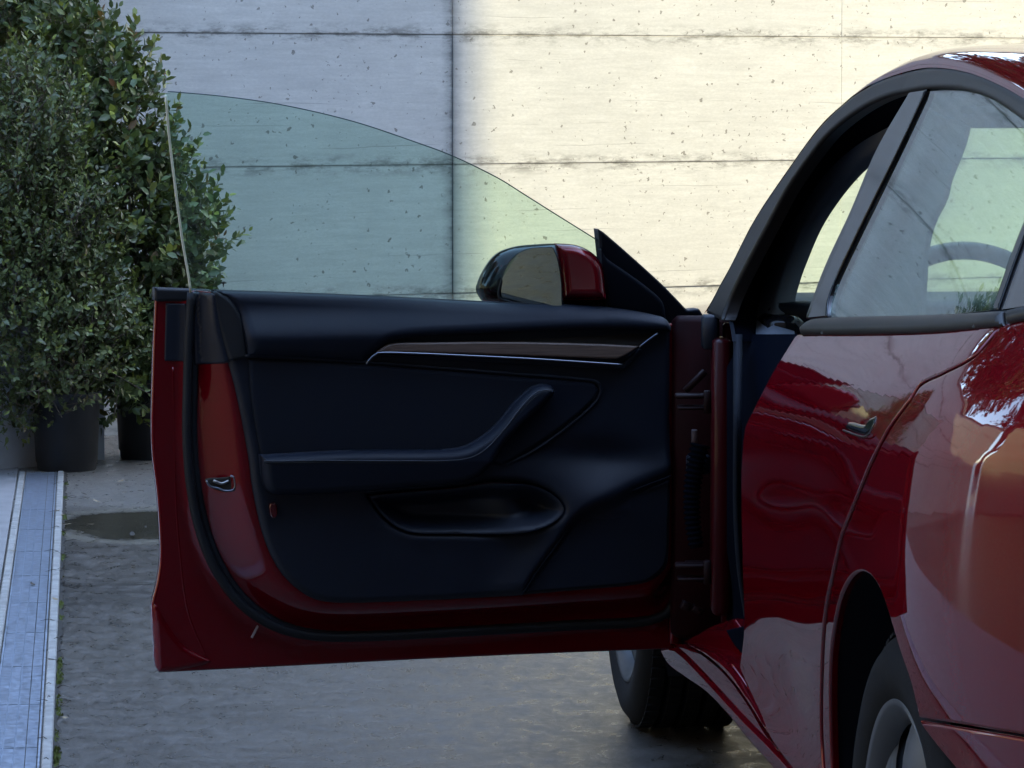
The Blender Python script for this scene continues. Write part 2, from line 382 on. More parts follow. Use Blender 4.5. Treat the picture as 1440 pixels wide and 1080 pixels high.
PAINT = paint_mat()
GLOSS = principled('gloss_black_trim', (.006, .006, .007), .06, spec=.22)
SATIN = principled('satin_black_moulding', (.014, .012, .011), .42, spec=.18, bump=(900, .05))
RUBBER = principled('black_rubber', (.008, .010, .013), .55, spec=.22, bump=(400, .1))
SOFT = principled('soft_touch_vinyl', (.0038, .0070, .015), .52, spec=.22, bump=(900, .22), var=.15, vscale=4)
SUEDE = principled('black_suede', (.0036, .0060, .0125), .9, spec=.22, bump=(1200, .3), var=.15)
PLAST = principled('hard_black_plastic', (.0036, .0068, .0145), .50, spec=.32, bump=(700, .15), var=.1)
GREYTRIM = principled('pale_pillar_trim', (.09, .10, .12), .85, bump=(900, .2))
HEAD = principled('grey_headliner', (.04, .042, .046), .95, bump=(600, .2))
CHROME = principled('satin_metal', (.17, .19, .23), .32, metal=1)
STEEL = principled('zinc_steel', (.35, .35, .34), .35, metal=1, var=.2, vscale=40)
ALLOY = principled('dark_alloy', (.055, .06, .068), .4, metal=.4, var=.15)
COVER = principled('grey_wheel_cover', (.060, .068, .078), .45, metal=.2, var=.1)
TYRE = principled('tyre_rubber', (.010, .0105, .0115), .85, spec=.12, bump=(250, .25), var=.3, vscale=14)
STITCH = principled('grey_thread', (.045, .052, .065), .8)
WOOD = wood_mat()
REFL = principled('red_reflector', (.05, .001, .003), .2, coat=1)
MIRROR = principled('silvered_mirror', (.42, .52, .50), .01, metal=1)
GLASS = glass_mat('green_tinted_glass', (.84, .942, .895), ior=1.45)
GLASSR = glass_mat('rear_tinted_glass', (.78, .90, .84), ior=1.5)
EDGE = principled('bright_glass_edge', (.35, .48, .42), .12, spec=.8)
PRINT = principled('black_ceramic_print', (.01, .01, .01), .5)
WALL = concrete_mat('board_marked_concrete', (.69, .675, .625), (.575, .565, .525), joint_u=0.0)
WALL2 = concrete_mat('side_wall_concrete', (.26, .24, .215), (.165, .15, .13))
JOINT = principled('joint_mortar', (.10, .095, .085), .95, var=.4, vscale=30)
GROUND = ground_mat()
PLINTH = principled('whitewashed_render', (.36, .38, .40), .85, bump=(60, .4), var=.12, vscale=9)
GALV = principled('galvanised_steel', (.42, .48, .57), .42, metal=.85, var=.18, vscale=50)
CHAN = principled('polymer_concrete_edge', (.24, .24, .225), .8, bump=(90, .4), var=.3, vscale=30)
DIRT = principled('dark_dirt', (.02, .018, .014), .95)
POT = principled('black_nursery_pot', (.022, .023, .025), .5, bump=(120, .15), var=.3, vscale=15)
SOIL = principled('potting_soil', (.03, .02, .013), .95, bump=(100, 1))
BARK = principled('grey_brown_bark', (.10, .08, .06), .9, bump=(80, .6), var=.35, vscale=30)
LEAF = leaf_mat('shrub_leaf'); LEAF1 = leaf_mat('single_leaf', False, (.035, .062, .020)); LEAF2 = leaf_mat('tree_leaf', True, rough=.5)
LITTER = principled('dry_leaf', (.22, .17, .10), .8, var=.5, vscale=60)
LITTER2 = principled('dark_dry_leaf', (.03, .026, .02), .8, var=.5, vscale=60)
MOSS = principled('moss', (.07, .09, .015), .95, var=.5, vscale=90)
RENDERW = principled('building_render', (.55, .52, .47), .85, bump=(40, .3), var=.1)
DARKBLK = principled('dark_blocker_finish', (.06, .045, .038), .9, bump=(40, .4), var=.25)
DGLASS = principled('building_glass', (.02, .025, .03), .05)

# ------------------------------------------------------------------ the setting
def ground():
    S = 300; n = 12; V = [(-S + 2 * S * i / n, -S + 2 * S * j / n, 0) for j in range(n + 1) for i in range(n + 1)]
    Fc = [(j * (n + 1) + i, j * (n + 1) + i + 1, (j + 1) * (n + 1) + i + 1, (j + 1) * (n + 1) + i) for j in range(n) for i in range(n)]
    tag(mesh_obj('ground', V, Fc, GROUND, smooth=False), kind='structure')
ground()
def yard_line(x0, x1, y, w, seed):       # shallow dark joint between two floor slabs
    r = random.Random(seed); V = []; Fc = []
    n = 60
    for i in range(n + 1):
        x = x0 + (x1 - x0) * i / n; j = r.uniform(-.004, .004); V += [(x, y + j - w * r.uniform(.3, 1), .004), (x, y + j + w * r.uniform(.3, 1), .004)]
    for i in range(n): Fc.append((2 * i, 2 * i + 2, 2 * i + 3, 2 * i + 1))
    tag(mesh_obj('slab_joint', V, Fc, DIRT, smooth=False), kind='structure')
yj = on_ground(160, 822)[1]; yard_line(-.29, 5, yj, .006, 3)

# main wall: recedes to the right, bays of formwork panels on either side of the open joint
WO = np.array([1.19, 13.9]); WD = np.array([.942, .335]); WD /= np.linalg.norm(WD); WNrm = np.array([WD[1], -WD[0]])
def wall(name, label, origin, direction, bays, courses, mat, course=.53, z0=-.008, gaps=None, thick=.22):
    ang = math.atan2(direction[1], direction[0])
    e = empty(name, (origin[0], origin[1], 0), label, 'wall'); e.rotation_euler = (0, 0, ang)
    core = MB().box((bays[0][0], .035, -.3), (bays[-1][1], thick, z0 + course * courses - .01)); core.build('wall_core', JOINT, e, False, local=True)
    r = random.Random(5)
    for (u0, u1, g0, g1) in bays:
        for k in range(courses):
            za = z0 + k * course + (.0009 if k else -.25); zb = z0 + (k + 1) * course - .0009; d = r.uniform(-.0012, .0012)
            MB().box((u0 + g0, -.002 + d, za), (u1 - g1, .034, zb), bev=.0012).build('concrete_panel', mat, e, False, local=True)
    cp = MB().box((bays[0][0] - .02, -.03, z0 + course * courses), (bays[-1][1] + .02, thick + .03, z0 + course * courses + .06), bev=.006); cp.build('coping', CHAN, e, False, local=True)
    return e
B = 1.85
bays = [(B * k, B * (k + 1), .0014 if k == 0 else .0006, .0014 if k == -1 else .0006) for k in range(-4, 5)]
wall('concrete_wall', 'long board-marked concrete wall with an open upright joint, behind the car', WO, WD, bays, 6, WALL)
c0 = WO - WD * B * 4 
bays2 = [(2.4 * k, 2.4 * (k + 1), .002, .002) for k in range(9)]
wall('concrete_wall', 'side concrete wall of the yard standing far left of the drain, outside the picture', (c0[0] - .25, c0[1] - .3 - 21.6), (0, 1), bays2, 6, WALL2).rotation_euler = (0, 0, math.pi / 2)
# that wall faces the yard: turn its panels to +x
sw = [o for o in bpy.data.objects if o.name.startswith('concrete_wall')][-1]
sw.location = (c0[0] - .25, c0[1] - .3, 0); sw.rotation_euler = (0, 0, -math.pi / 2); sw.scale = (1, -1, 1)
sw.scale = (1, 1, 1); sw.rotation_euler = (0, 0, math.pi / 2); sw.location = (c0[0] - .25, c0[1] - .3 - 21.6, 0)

# building on the right that shades the yard, and an unseen block added behind the camera to cut sky light
def block(name, label, x0, y0, x1, y1, h, side, mat):
    bl = empty(name, ((x0 + x1) / 2, (y0 + y1) / 2, 0), label, 'building')
    MB().box((x0, y0, -.3), (x1, y1, h)).build('wall', mat, bl, False)
    MB().box((x0 - .05, y0 - .05, h + .002), (x1 + .05, y1 + .05, h + .25)).build('roof', CHAN, bl, False)
    n = int(((y1 - y0) if side == 'w' else (x1 - x0)) / 3.4)
    for k in range(n):
        for z in (1.0, 4.2):
            c = 1.9 + k * 3.4
            if side == 'w': A, Bq, Cq, Dq = (x0 - .05, y0 + c - .75, z), (x0 + .02, y0 + c + .75, z + 1.7), (x0 - .06, y0 + c - .68, z + .07), (x0 - .052, y0 + c + .68, z + 1.63)
            else: A, Bq, Cq, Dq = (x0 + c - .75, y1 - .02, z), (x0 + c + .75, y1 + .05, z + 1.7), (x0 + c - .68, y1 + .052, z + .07), (x0 + c + .68, y1 + .06, z + 1.63)
            f = MB().box(A, Bq).build('window', SATIN, bl, False); MB().box(Cq, Dq).build('pane', DGLASS, f, False)
L_ = 4.0; cx, cy = WO[0] + SUN_VEC.x * L_, WO[1] + SUN_VEC.y * L_ + .018
block('office_building', 'rendered building right of the yard, outside the picture, shading the car', cx, cy - 24, cx + 9, cy, 9.5, 'w', RENDERW)
block('added_dark_block', 'added dark block behind the camera, outside the picture, holding sky light off the door', -9.0, -11.0, cx - .4, -1.6, 13.0, 'n', DARKBLK)

# pale pillar wall behind the pots
pa, pb = on_ground(3, 661), on_ground(148, 646)
dv = (pb - pa)[:2]; pl_len = np.linalg.norm(dv); dv /= pl_len
pw = empty('low_wall', (pb[0], pb[1], 0), 'pale blue-white rendered low wall behind the nearer black pot', 'wall'); pw.rotation_euler = (0, 0, math.atan2(dv[1], dv[0]))
MB().box((-2.2, 0, -.1), (0, .16, 1.02), bev=.004).build('wall_body', PLINTH, pw, False, local=True)
MB().box((-2.22, -.02, 1.021), (.02, .18, 1.06), bev=.006).build('coping', CHAN, pw, False, local=True)

# ------------------------------------------------------------------ drain
def drain():
    x0_, y0_ = -.231, 6.86                                   # right-hand edge of the channel; it runs a little to the left going away
    ang = math.atan(.0233)
    d = empty('drain_channel', (x0_, y0_, 0), 'long galvanised drain channel set in the concrete at the left edge', 'drain'); d.rotation_euler = (0, 0, ang)
    Mw = Matrix.Translation((x0_, y0_, 0)) @ Matrix.Rotation(ang, 4, 'Z'); ya, yb = -2.3, 5.27; xr, xl = -.022, -.136
    L = dict(smooth=False, local=True)
    for x, wd in ((xr, .022), (xl - .022, .022)):
        y = ya
        while y < yb - .1:
            MB().box((x, y + .002, -.1), (x + wd, min(y + .998, yb), .008), bev=.003).build('edge_rail', CHAN, d, **L); y += 1.0
    MB().box((xl, ya, -.1), (xr, yb, -.03)).build('channel_bed', DIRT, d, **L)
    y = ya
    while y < yb - .05:
        ye = min(y + .5, yb) - .0015; g = MB()
        for k in range(5): xx = xl + .004 + (xr - xl - .012) * k / 4; g.box((xx, y, -.02), (xx + .004, ye, .0015 if 0 < k < 4 else .0056))
        g = g.build('grate', GALV, d, **L); t = MB(); q = y + .003
        while q < ye - .004:
            for k in range(4): 
                xa = xl + .009 + (xr - xl - .018) * k / 4; xb = xa + (xr - xl - .018) / 4 - .0022; t.box((xa, q, -.012), (xb, q + .0058, .0045))
            q += .0085
        t = t.build('cross_bars', GALV, g, **L); t['kind'] = 'stuff'; y += .5
    V = []; Fc = []; r = random.Random(4); n = 260
    for i in range(n + 1):
        yy = ya + (yb - ya) * i / n; V += [tuple(Mw @ Vector((.0005, yy, .004))), tuple(Mw @ Vector((.006 + r.uniform(0, .010), yy, .004)))]
    for i in range(n): Fc.append((2 * i, 2 * i + 2, 2 * i + 3, 2 * i + 1))
    tag(mesh_obj('grime_joint', V, Fc, DIRT, smooth=False), kind='structure')
    m = MB()
    for i in range(5200):
        yy = r.uniform(ya, yb - .3); cl = math.sin(yy * 7.3 + 1) * math.sin(yy * 3.1 + 1) * math.sin(yy * 17) + (.25 if -1.2 < yy < 1.3 else -.15)
        if r.random() > cl: continue
        x = .004 + abs(r.gauss(0, .005)); h = r.uniform(.002, .009); q = r.uniform(.0015, .004); a_ = r.uniform(0, 6.28); c = Mw @ Vector((x, yy, .004))
        m.add([(c.x - q, c.y - q * .6, .004), (c.x + q, c.y - q * .5, .004), (c.x, c.y + q, .004), (c.x + h * .5 * math.cos(a_), c.y + h * .5 * math.sin(a_), .004 + h)], [(0, 1, 3), (1, 2, 3), (2, 0, 3)])
    tag(m.build('moss', MOSS, None, False), 'thin broken line of yellow-green moss along the right side of the drain', 'moss', kind='stuff')
    w_ = MB()
    for i in range(46):       # a few thin weeds and straws over the joint
        yy = r.uniform(ya + .5, yb - .2); c = Mw @ Vector((r.uniform(-.01, .012), yy, .005)); a_ = r.gauss(0, .5) + (0 if r.random() < .5 else math.pi); l = r.uniform(.02, .055)
        w_.tube([c, c + Vector((math.cos(a_) * l * .5, math.sin(a_) * l * .5, .006)), c + Vector((math.cos(a_) * l, math.sin(a_) * l, .001))], [.0011, .0009, .0004], 4)
    tag(w_.build('weed_straws', LITTER2, None, False), 'dry weed straws lying across the joint beside the drain', 'weeds', kind='stuff')
    p = MB().box((-1.5, ya, -.1), (xl - .028, yb + .2, .004), Mw); tag(p.build('pavement', principled('pale_paving', (.20, .20, .20), .7, bump=(60, .3), var=.2, vscale=10), None, False), kind='structure')
drain()
# litter: curled leaves lying about
def litter():
    def lm(name, mat):
        V = [(-.5, 0, .06), (-.2, .18, .0), (.2, .2, .03), (.5, 0, .10), (.2, -.18, .02), (-.2, -.2, .05), (0, 0, -.0)]
        Fc = [(6, i, (i + 1) % 6) for i in range(6)]
        me = bpy.data.meshes.new(name); me.from_pydata(V, [], Fc); me.materials.append(mat); return me
    A, Bm = lm('pale_fallen_leaf', LITTER), lm('dark_fallen_leaf', LITTER2)
    r = random.Random(8)
    spots = [(118, 743), (128, 741), (178, 759), (186, 755), (112, 668), (196, 671), (170, 680), (178, 679), (118, 698), (112, 705), (120, 704), (182, 654), (108, 686), (145, 711), (168, 717), (190, 719), (205, 718), (97, 735), (87, 728), (95, 741), (80, 722), (205, 745), (100, 703), (135, 708),
             (137, 987), (355, 975), (332, 975), (160, 912), (20, 779), (46, 826), (78, 847), (95, 824), (92, 822), (98, 860), (85, 1035), (92, 1015), (97, 985), (72, 932), (30, 690), (18, 668), (22, 672), (12, 670), (35, 666), (75, 683), (62, 668), (10, 664), (28, 664), (44, 668)]
    for (x, y) in spots:
        p = on_ground(x, y); dark = r.random() < .55
        o = bpy.data.objects.new('fallen_leaf', Bm if dark else A); col.objects.link(o); s = r.uniform(.020, .046)
        o.location = (p[0], p[1], .009); o.rotation_euler = (r.uniform(-.2, .2), r.uniform(-.2, .2), r.uniform(0, 6.3)); o.scale = (s, s * r.uniform(.35, .9), s * .6)
        where = 'on the drain at the left edge' if x < 78 and y > 690 else 'by the foot of the nearer pot' if y < 690 and x < 110 else 'on the pale slab in front of the second pot' if y < 712 else 'in the dark wet patch on the yard floor' if y < 762 and x > 92 else 'in the joint right of the drain' if x < 105 else 'on the grey slab below the open door'
        tag(o, ('small dark' if dark else 'small pale') + ' curled dead leaf lying ' + where, 'fallen leaf', 'fallen leaves on the yard floor')
litter()

# ------------------------------------------------------------------ shrubs and trees
LEAF_V = np.array([(0, 0, 0), (.25, .20, .05), (.62, .22, .06), (1, 0, -.04), (.62, -.22, .06), (.25, -.20, .05), (.5, 0, .0)])
LEAF_F = np.array([(6, 0, 1), (6, 1, 2), (6, 2, 3), (6, 3, 4), (6, 4, 5), (6, 5, 0)])
def foliage(name, parent, lobes, n_twigs, leaf, tints, seed, per=(7, 13), twig=(.10, .2), singles=0, mat=None, inner=.5, upw=.6, twigs=True, wide=1.0):
    r = np.random.default_rng(seed); base = root_offset(parent)
    vol = np.array([l[3] * l[4] * l[5] for l in lobes]) ** (2 / 3); pick = r.choice(len(lobes), n_twigs, p=vol / vol.sum())
    L = np.array(lobes)[pick]; d = r.normal(size=(n_twigs, 3)); d /= np.linalg.norm(d, axis=1)[:, None]
    rad = inner + (1 - inner) * r.random(n_twigs) ** .55 + (r.random(n_twigs) < .12) * r.random(n_twigs) * .28
    P0 = L[:, :3] + d * rad[:, None] * L[:, 3:6]
    D = d * .6 + np.array([0, 0, upw]) + r.normal(size=(n_twigs, 3)) * .35; D /= np.linalg.norm(D, axis=1)[:, None]
    Ln = r.uniform(*twig, n_twigs); cnt = r.integers(per[0], per[1], n_twigs)
    ti = np.repeat(np.arange(n_twigs), cnt); k = np.concatenate([np.arange(c) for c in cnt]); f = (k + 1) / cnt[ti]
    o = P0[ti] + D[ti] * (Ln[ti] * f)[:, None]
    side = np.cross(D[ti], r.normal(size=3)); side /= np.linalg.norm(side, axis=1)[:, None]; oth = np.cross(D[ti], side)
    an = k * math.pi + (k // 2) * (math.pi / 2) + r.normal(0, .3, len(k)); pr = side * np.cos(an)[:, None] + oth * np.sin(an)[:, None]
    x = D[ti] * (.35 + .5 * f[:, None]) + pr * (1.0 - .45 * f[:, None]) + r.normal(size=(len(k), 3)) * .15; x /= np.linalg.norm(x, axis=1)[:, None]
    nn = D[ti] - x * (D[ti] * x).sum(1)[:, None] + r.normal(size=(len(k), 3)) * .35; nn -= x * (nn * x).sum(1)[:, None]; nn /= np.linalg.norm(nn, axis=1)[:, None]
    yv = np.cross(nn, x); s = leaf * r.uniform(.6, 1.2, len(k)) * (1.05 - .35 * f)
    tw = r.random(n_twigs); young = np.clip((f - .45) * 2, 0, 1) * (tw[ti] > .45) * (rad[ti] > .85); red = (tw[ti] > .90) * young
    tm, ty, tr = [np.array(t) for t in tints]
    C = tm * r.uniform(.6, 1.5, len(k))[:, None]; C = C * (1 - young[:, None]) + ty * r.uniform(.6, 1.2, len(k))[:, None] * young[:, None]; C = C * (1 - red[:, None]) + tr * red[:, None]
    keep = np.ones(len(k), bool)
    if singles:
        toC = CAM - o; score = (rad[ti] > .92) * (s / np.linalg.norm(toC, axis=1)) * np.abs((nn * toC).sum(1)) * (toC[:, 1] < 0); score *= ((o - L[ti][:, :3]) @ np.array([.1, -1, 0]) > -.05)
        idx = np.argsort(-score)[:singles]; keep[idx] = False
        mes = bpy.data.meshes.new('leaf'); mes.from_pydata([tuple(v) for v in LEAF_V * (1, wide, 1)], [], [tuple(int(q) for q in t) for t in LEAF_F]); mes.materials.append(LEAF1)
        mes.polygons.foreach_set('use_smooth', [True] * 6)
        for i in idx:
            ob = bpy.data.objects.new('leaf', mes); col.objects.link(ob); ob.parent = parent
            M = Matrix(((x[i][0], yv[i][0], nn[i][0], o[i][0] - base[0]), (x[i][1], yv[i][1], nn[i][1], o[i][1] - base[1]), (x[i][2], yv[i][2], nn[i][2], o[i][2] - base[2]), (0, 0, 0, 1)))
            ob.matrix_basis = M @ Matrix.Scale(float(s[i]), 4)
    o, x, yv, nn, s, C = o[keep], x[keep], yv[keep], nn[keep], s[keep], C[keep]; m = len(o)
    LV = LEAF_V * (1, wide, 1)
    V = o[:, None] + (x[:, None] * LV[None, :, :1] + yv[:, None] * LV[None, :, 1:2] + nn[:, None] * LV[None, :, 2:]) * s[:, None, None]
    V = V.reshape(-1, 3) - base; T = (LEAF_F[None] + (np.arange(m) * 7)[:, None, None]).reshape(-1, 3)
    me = bpy.data.meshes.new(name); me.vertices.add(len(V)); me.vertices.foreach_set('co', V.ravel()); nT = len(T)
    me.loops.add(nT * 3); me.loops.foreach_set('vertex_index', T.ravel()); me.polygons.add(nT); me.polygons.foreach_set('loop_start', np.arange(nT) * 3); me.polygons.foreach_set('loop_total', np.full(nT, 3))
    me.polygons.foreach_set('use_smooth', np.ones(nT, bool)); me.update(); me.validate(); me.materials.append(mat or LEAF)
    at = me.color_attributes.new('tint', 'FLOAT_COLOR', 'POINT'); CC = np.ones((len(V), 4)); CC[:, :3] = np.repeat(C, 7, 0); at.data.foreach_set('color', CC.ravel())
    ob = bpy.data.objects.new(name, me); col.objects.link(ob); ob.parent = parent; ob['kind'] = 'stuff'
    if twigs:
        t = MB()
        for i in range(0, n_twigs, 2): 
            a = P0[i] - D[i] * .05; t.tube([a, a + D[i] * (Ln[i] + .05)], [.0022, .0010], 3, False)
        q = t.build('twigs', BARK, parent); q['kind'] = 'stuff'
def pot(parent, c, rt_, rb, h):
    M = Matrix.Translation((c[0], c[1], 0)) @ Matrix.Rotation(-math.pi / 2, 4, 'Y')
    pr = [(0.0, 0), (0, rb - .004), (.004, rb), (h * .10, rb + (rt_ - rb) * .10), (h * .105, rb + (rt_ - rb) * .12 + .003), (h * .86, rt_ - .004), (h * .865, rt_ + .003), (h * .99, rt_ + .005), (h, rt_ + .003), (h, rt_ - .004), (h - .03, rt_ - .006)]
    M = Matrix.Translation((c[0], c[1], 0)) @ Matrix(((0, 1, 0, 0), (0, 0, 1, 0), (1, 0, 0, 0), (0, 0, 0, 1)))
    p = MB().lathe(pr, 48, M).build('pot', POT, parent)
    MB().lathe([(h - .03, 0.0), (h - .03, rt_ - .005)], 32, M).build('soil', SOIL, p)
def stems(parent, c, h0, targets, seed, r0=.012):
    r = random.Random(seed); m = MB()
    for t in targets:
        a = Vector((c[0] + r.uniform(-.03, .03), c[1] + r.uniform(-.03, .03), h0)); b = Vector(t); pts = []
        for i in range(9):
            f = i / 8; p = a.lerp(b, f); p += Vector((math.sin(f * 7 + t[0] * 9) * .02, math.cos(f * 5 + t[2]) * .02, 0)); pts.append(p)
        m.tube(pts, [r0 * (1 - .8 * i / 8) for i in range(9)], 6)
    m.build('stem', BARK, parent)
def gp(x, y, D): return at_depth(x, y, D)
# nearer shrub in the left pot
pA = on_ground(94, 660); sA = empty('potted_shrub', (pA[0], pA[1], 0), 'fine-leaved dark green shrub in the nearer black pot, left edge', 'shrub')
cA = np.array([pA[0], pA[1] + .0])
pot(sA, cA, .125, .105, .285)
def lobe(x, y, D, rx, rz, ry=None): 
    p = gp(x, y, D); return (p[0], p[1], p[2], rx, ry or rx, rz)
TA = ((.075, .098, .036), (.17, .21, .045), (.10, .07, .03)); TB = ((.078, .108, .040), (.24, .27, .05), (.16, .065, .03))
lobA = [lobe(60, 460, 12.1, .28, .33), lobe(50, 330, 12.1, .24, .38), lobe(45, 200, 12.15, .17, .30), lobe(130, 478, 12.1, .17, .20), lobe(0, 432, 12.1, .30, .42), lobe(-20, 250, 12.1, .22, .35), lobe(112, 330, 12.15, .13, .28), lobe(38, 120, 12.2, .06, .12)]
foliage('foliage', sA, lobA, 2300, .033, TA, 11, per=(7, 13), twig=(.08, .16))
stems(sA, cA, .25, [gp(60, 350, 12.1), gp(45, 160, 12.15), gp(30, 450, 12.1), gp(120, 430, 12.1), gp(-10, 300, 12.1), gp(100, 300, 12.1)], 2, .009)
# taller shrub in the second pot
pB = on_ground(213, 643); sB = empty('potted_shrub', (pB[0], pB[1], 0), 'tall round-leaved shrub with reddish tips in the second black pot, partly behind the car door', 'shrub')
pot(sB, pB, .135, .115, .30)
lobB = [lobe(205, 490, 12.5, .21, .21), lobe(195, 400, 12.5, .24, .25), lobe(185, 300, 12.5, .22, .25), lobe(262, 350, 12.5, .095, .17), lobe(165, 200, 12.5, .17, .25), lobe(125, 110, 12.5, .13, .2), lobe(178, 110, 12.5, .05, .09), lobe(218, 230, 12.5, .06, .12), lobe(85, 20, 12.5, .08, .16), lobe(285, 305, 12.45, .045, .05), lobe(188, 548, 12.45, .18, .07)]
foliage('foliage', sB, lobB, 1250, .052, TB, 12, per=(7, 12), twig=(.10, .18), singles=300, wide=1.15)
stems(sB, pB, .27, [gp(200, 400, 12.5), gp(180, 250, 12.5), gp(140, 60, 12.5), gp(250, 330, 12.5), gp(205, 200, 12.5)], 3, .012)
# third shrub behind, over the low wall
pC = (gp(60, 600, 12.95)[0], gp(60, 600, 12.95)[1]); sC = empty('potted_shrub', (pC[0], pC[1], 0), 'dark tall shrub at top left behind the other two, above the low wall', 'shrub')
pot(sC, pC, .135, .115, .30)
lobC = [lobe(20, 40, 12.95, .24, .34), lobe(10, 160, 12.95, .26, .4), lobe(85, 170, 12.95, .16, .3), lobe(20, -90, 12.95, .22, .3), lobe(20, -40, 12.95, .25, .35), lobe(0, 350, 12.95, .3, .4)]
foliage('foliage', sC, lobC, 1100, .052, ((.060, .082, .032), (.18, .20, .045), (.13, .07, .03)), 13, per=(7, 12), twig=(.10, .18), singles=120, wide=1.15)
stems(sC, pC, .27, [gp(60, 60, 12.95), gp(20, 100, 12.95), gp(100, 150, 12.95), gp(0, 300, 12.95)], 4, .014)

# trees behind the walls: they stand above the frame and show in the paint and the glass
def tree(x, y, h, cr, seed, label, leaf=.25):
    t = empty('broadleaf_tree', (x, y, 0), label, 'tree', 'trees beyond the yard walls'); r = random.Random(seed)
    m = MB(); hb = h * .4
    m.tube([(x, y, -.2), (x + .05, y, hb * .5), (x, y + .05, hb), (x + .1, y, h * .8)], [.17, .14, .11, .04], 10); lobes = []
    for k in range(9):
        a = r.uniform(0, 6.28); q = r.uniform(.25, .7) * cr; p = (x + q * math.cos(a), y + q * math.sin(a), h * r.uniform(.5, .92)); m.tube([(x, y, hb * r.uniform(.7, 1.2)), tuple((Vector((x, y, hb)) + Vector(p)) / 2), p], [.07, .045, .015], 6)
        lobes.append((*p, cr * r.uniform(.35, .55), cr * r.uniform(.35, .55), cr * r.uniform(.3, .45)))
    m.build('trunk', BARK, t)
    foliage('crown', t, lobes, 2800, leaf, ((.022, .032, .012), (.05, .06, .02), (.05, .05, .02)), seed, per=(6, 9), twig=(.3, .6), mat=LEAF2, twigs=False, inner=.3)
for i, (x, y, h, cr, lb) in enumerate([(-9.5, 15.0, 10, 3.0, 'tall leafy tree behind the far left corner of the yard'), (-4.8, 16.5, 10.5, 3.1, 'tall leafy tree beyond the wall above the shrubs'),
        (.2, 17.8, 10, 3.0, 'leafy tree beyond the wall near its open joint'), (-9.8, 9.5, 9.5, 3.0, 'tall leafy tree behind the left side wall, nearer its far end'), (5.5, 20, 10, 3.0, 'leafy tree beyond the wall behind the car roof'),
        (-10, 4, 9, 2.9, 'leafy tree behind the middle of the left side wall'), (-10.5, -2, 9, 2.9, 'leafy tree behind the left side wall nearest the camera'), (-2.4, 20.5, 12, 3.3, 'tallest tree in the second row beyond the wall'), (2.9, 19.5, 10.5, 3.0, 'leafy tree in the second row, right of the open joint'), (-7, 20, 12, 3.2, 'tall tree in the second row beyond the far left corner')]):
    tree(x, y, h, cr, 40 + i, lb)

# ------------------------------------------------------------------ the car
RA = 4.366; FA = RA + 2.86           # rear and front axle
car = empty('car', (1.86, 5.8, 0), 'dark red saloon car with its front left door wide open', 'car')
IZ = np.array([.10, .15, .22, .30, .40, .50, .60, .70, .76, .82, .86, .90, .94, .98])
IV = np.array([.10, .065, .036, .026, .025, .019, .010, .003, .000, .000, .010, .028, .053, .085])
def belt(y):
    yp = y - RA; return .98 + .082 * np.clip(1.07 - yp, -1.2, 2.2) * np.where(yp > 1.07, .45, 1.0)
def side_base(y):
    yp = y - RA
    b = .952 + .006 * np.clip(yp - 1.2, 0, 9) ** 2
    b = b + .46 * np.clip(-yp - .14, 0, 9) ** 2
    b = b + .16 * np.clip(yp - 2.95, 0, 9) ** 2 + .9 * np.clip(yp - 3.3, 0, 9) ** 2
    return b
def SX(y, z):
    y = np.asarray(y, float); z = np.asarray(z, float); yp = y - RA
    b = side_base(y); bl_ = belt(y); zz = z - (bl_ - .98) * sstep(.45, .95, z)
    # fine cubic lookup of the cross-section
    f = np.interp(zz, FZ, FV); g = .085 + .42 * (zz - .98); tuck = np.where(zz > .98, g, f)
    flare = -.030 * np.exp(-((yp + .02) / .50) ** 2) * np.exp(-((z - .72) / .26) ** 2)
    fl2 = -.020 * np.exp(-((yp - 2.86) / .50) ** 2) * np.exp(-((z - .68) / .25) ** 2)
    waist = .012 * np.exp(-((z - .42) / .10) ** 2) * sstep(.5, .9, yp) * sstep(2.4, 2.0, yp)
    return b + tuck + flare + fl2 + waist
# smooth the profile table
_z = np.linspace(.10, 1.0, 181); _v = np.interp(_z, IZ, IV); _v[_z > .98] = .085 + .42 * (_z[_z > .98] - .98)
_k = np.exp(-np.linspace(-2, 2, 9) ** 2); _k /= _k.sum()
_v2 = np.convolve(np.pad(_v, 4, mode='edge'), _k, 'valid'); m_ = _z > .80; _v2[_z < .12] = _v[_z < .12]; FZ, FV = _z, _v2
def onS(x, y, off=0.0):
    d = ray(x, y); t = np.arange(2.6, 9.5, .01); P = CAM + d * t[:, None]; g = P[:, 0] - (SX(P[:, 1], P[:, 2]) + off)
    s = np.where((g[:-1] < 0) & (g[1:] >= 0))[0]
    if len(s) == 0: return P[-1]
    i = s[0]; f = g[i] / (g[i] - g[i + 1]); return P[i] + (P[i + 1] - P[i]) * f
def side_map(off=0.0, mirror=False):
    def mp(a, b, h):
        X = SX(a, b) + off - h
        if mirror: X = 2 * 1.86 - X
        return np.stack([X, a, b], 1)
    return mp
def pxS(pts, off=0.0, closed=True, step=5): 
    return np.array([onS(q[0], q[1], off)[1:] for q in spline(pts, closed, step)])
def curS(pts, off=0.0, step=6): return np.array([onS(q[0], q[1], off) for q in spline(pts, False, step)])
CLOTH = principled('black_pillar_cloth', (.003, .004, .007), .95, spec=.0, bump=(900, .2))
INNER = principled('darker_body_red', (.030, .0006, .002), .4, coat=.12, spec=.12)  # body red copied in a darker tone for the hinge pillar
SEALR = principled('opening_seal_rubber', (.006, .008, .013), .7, spec=.06)
def part(name, poly, mat, parent=car, off=0.0, mirror_too=False, **kw):
    o = patch(name, poly, side_map(off), mat, parent, **kw)
    if mirror_too:
        kw = dict(kw); kw['hint'] = (1, 0, 0); patch(name, poly, side_map(off, True), mat, parent, **kw)
    return o
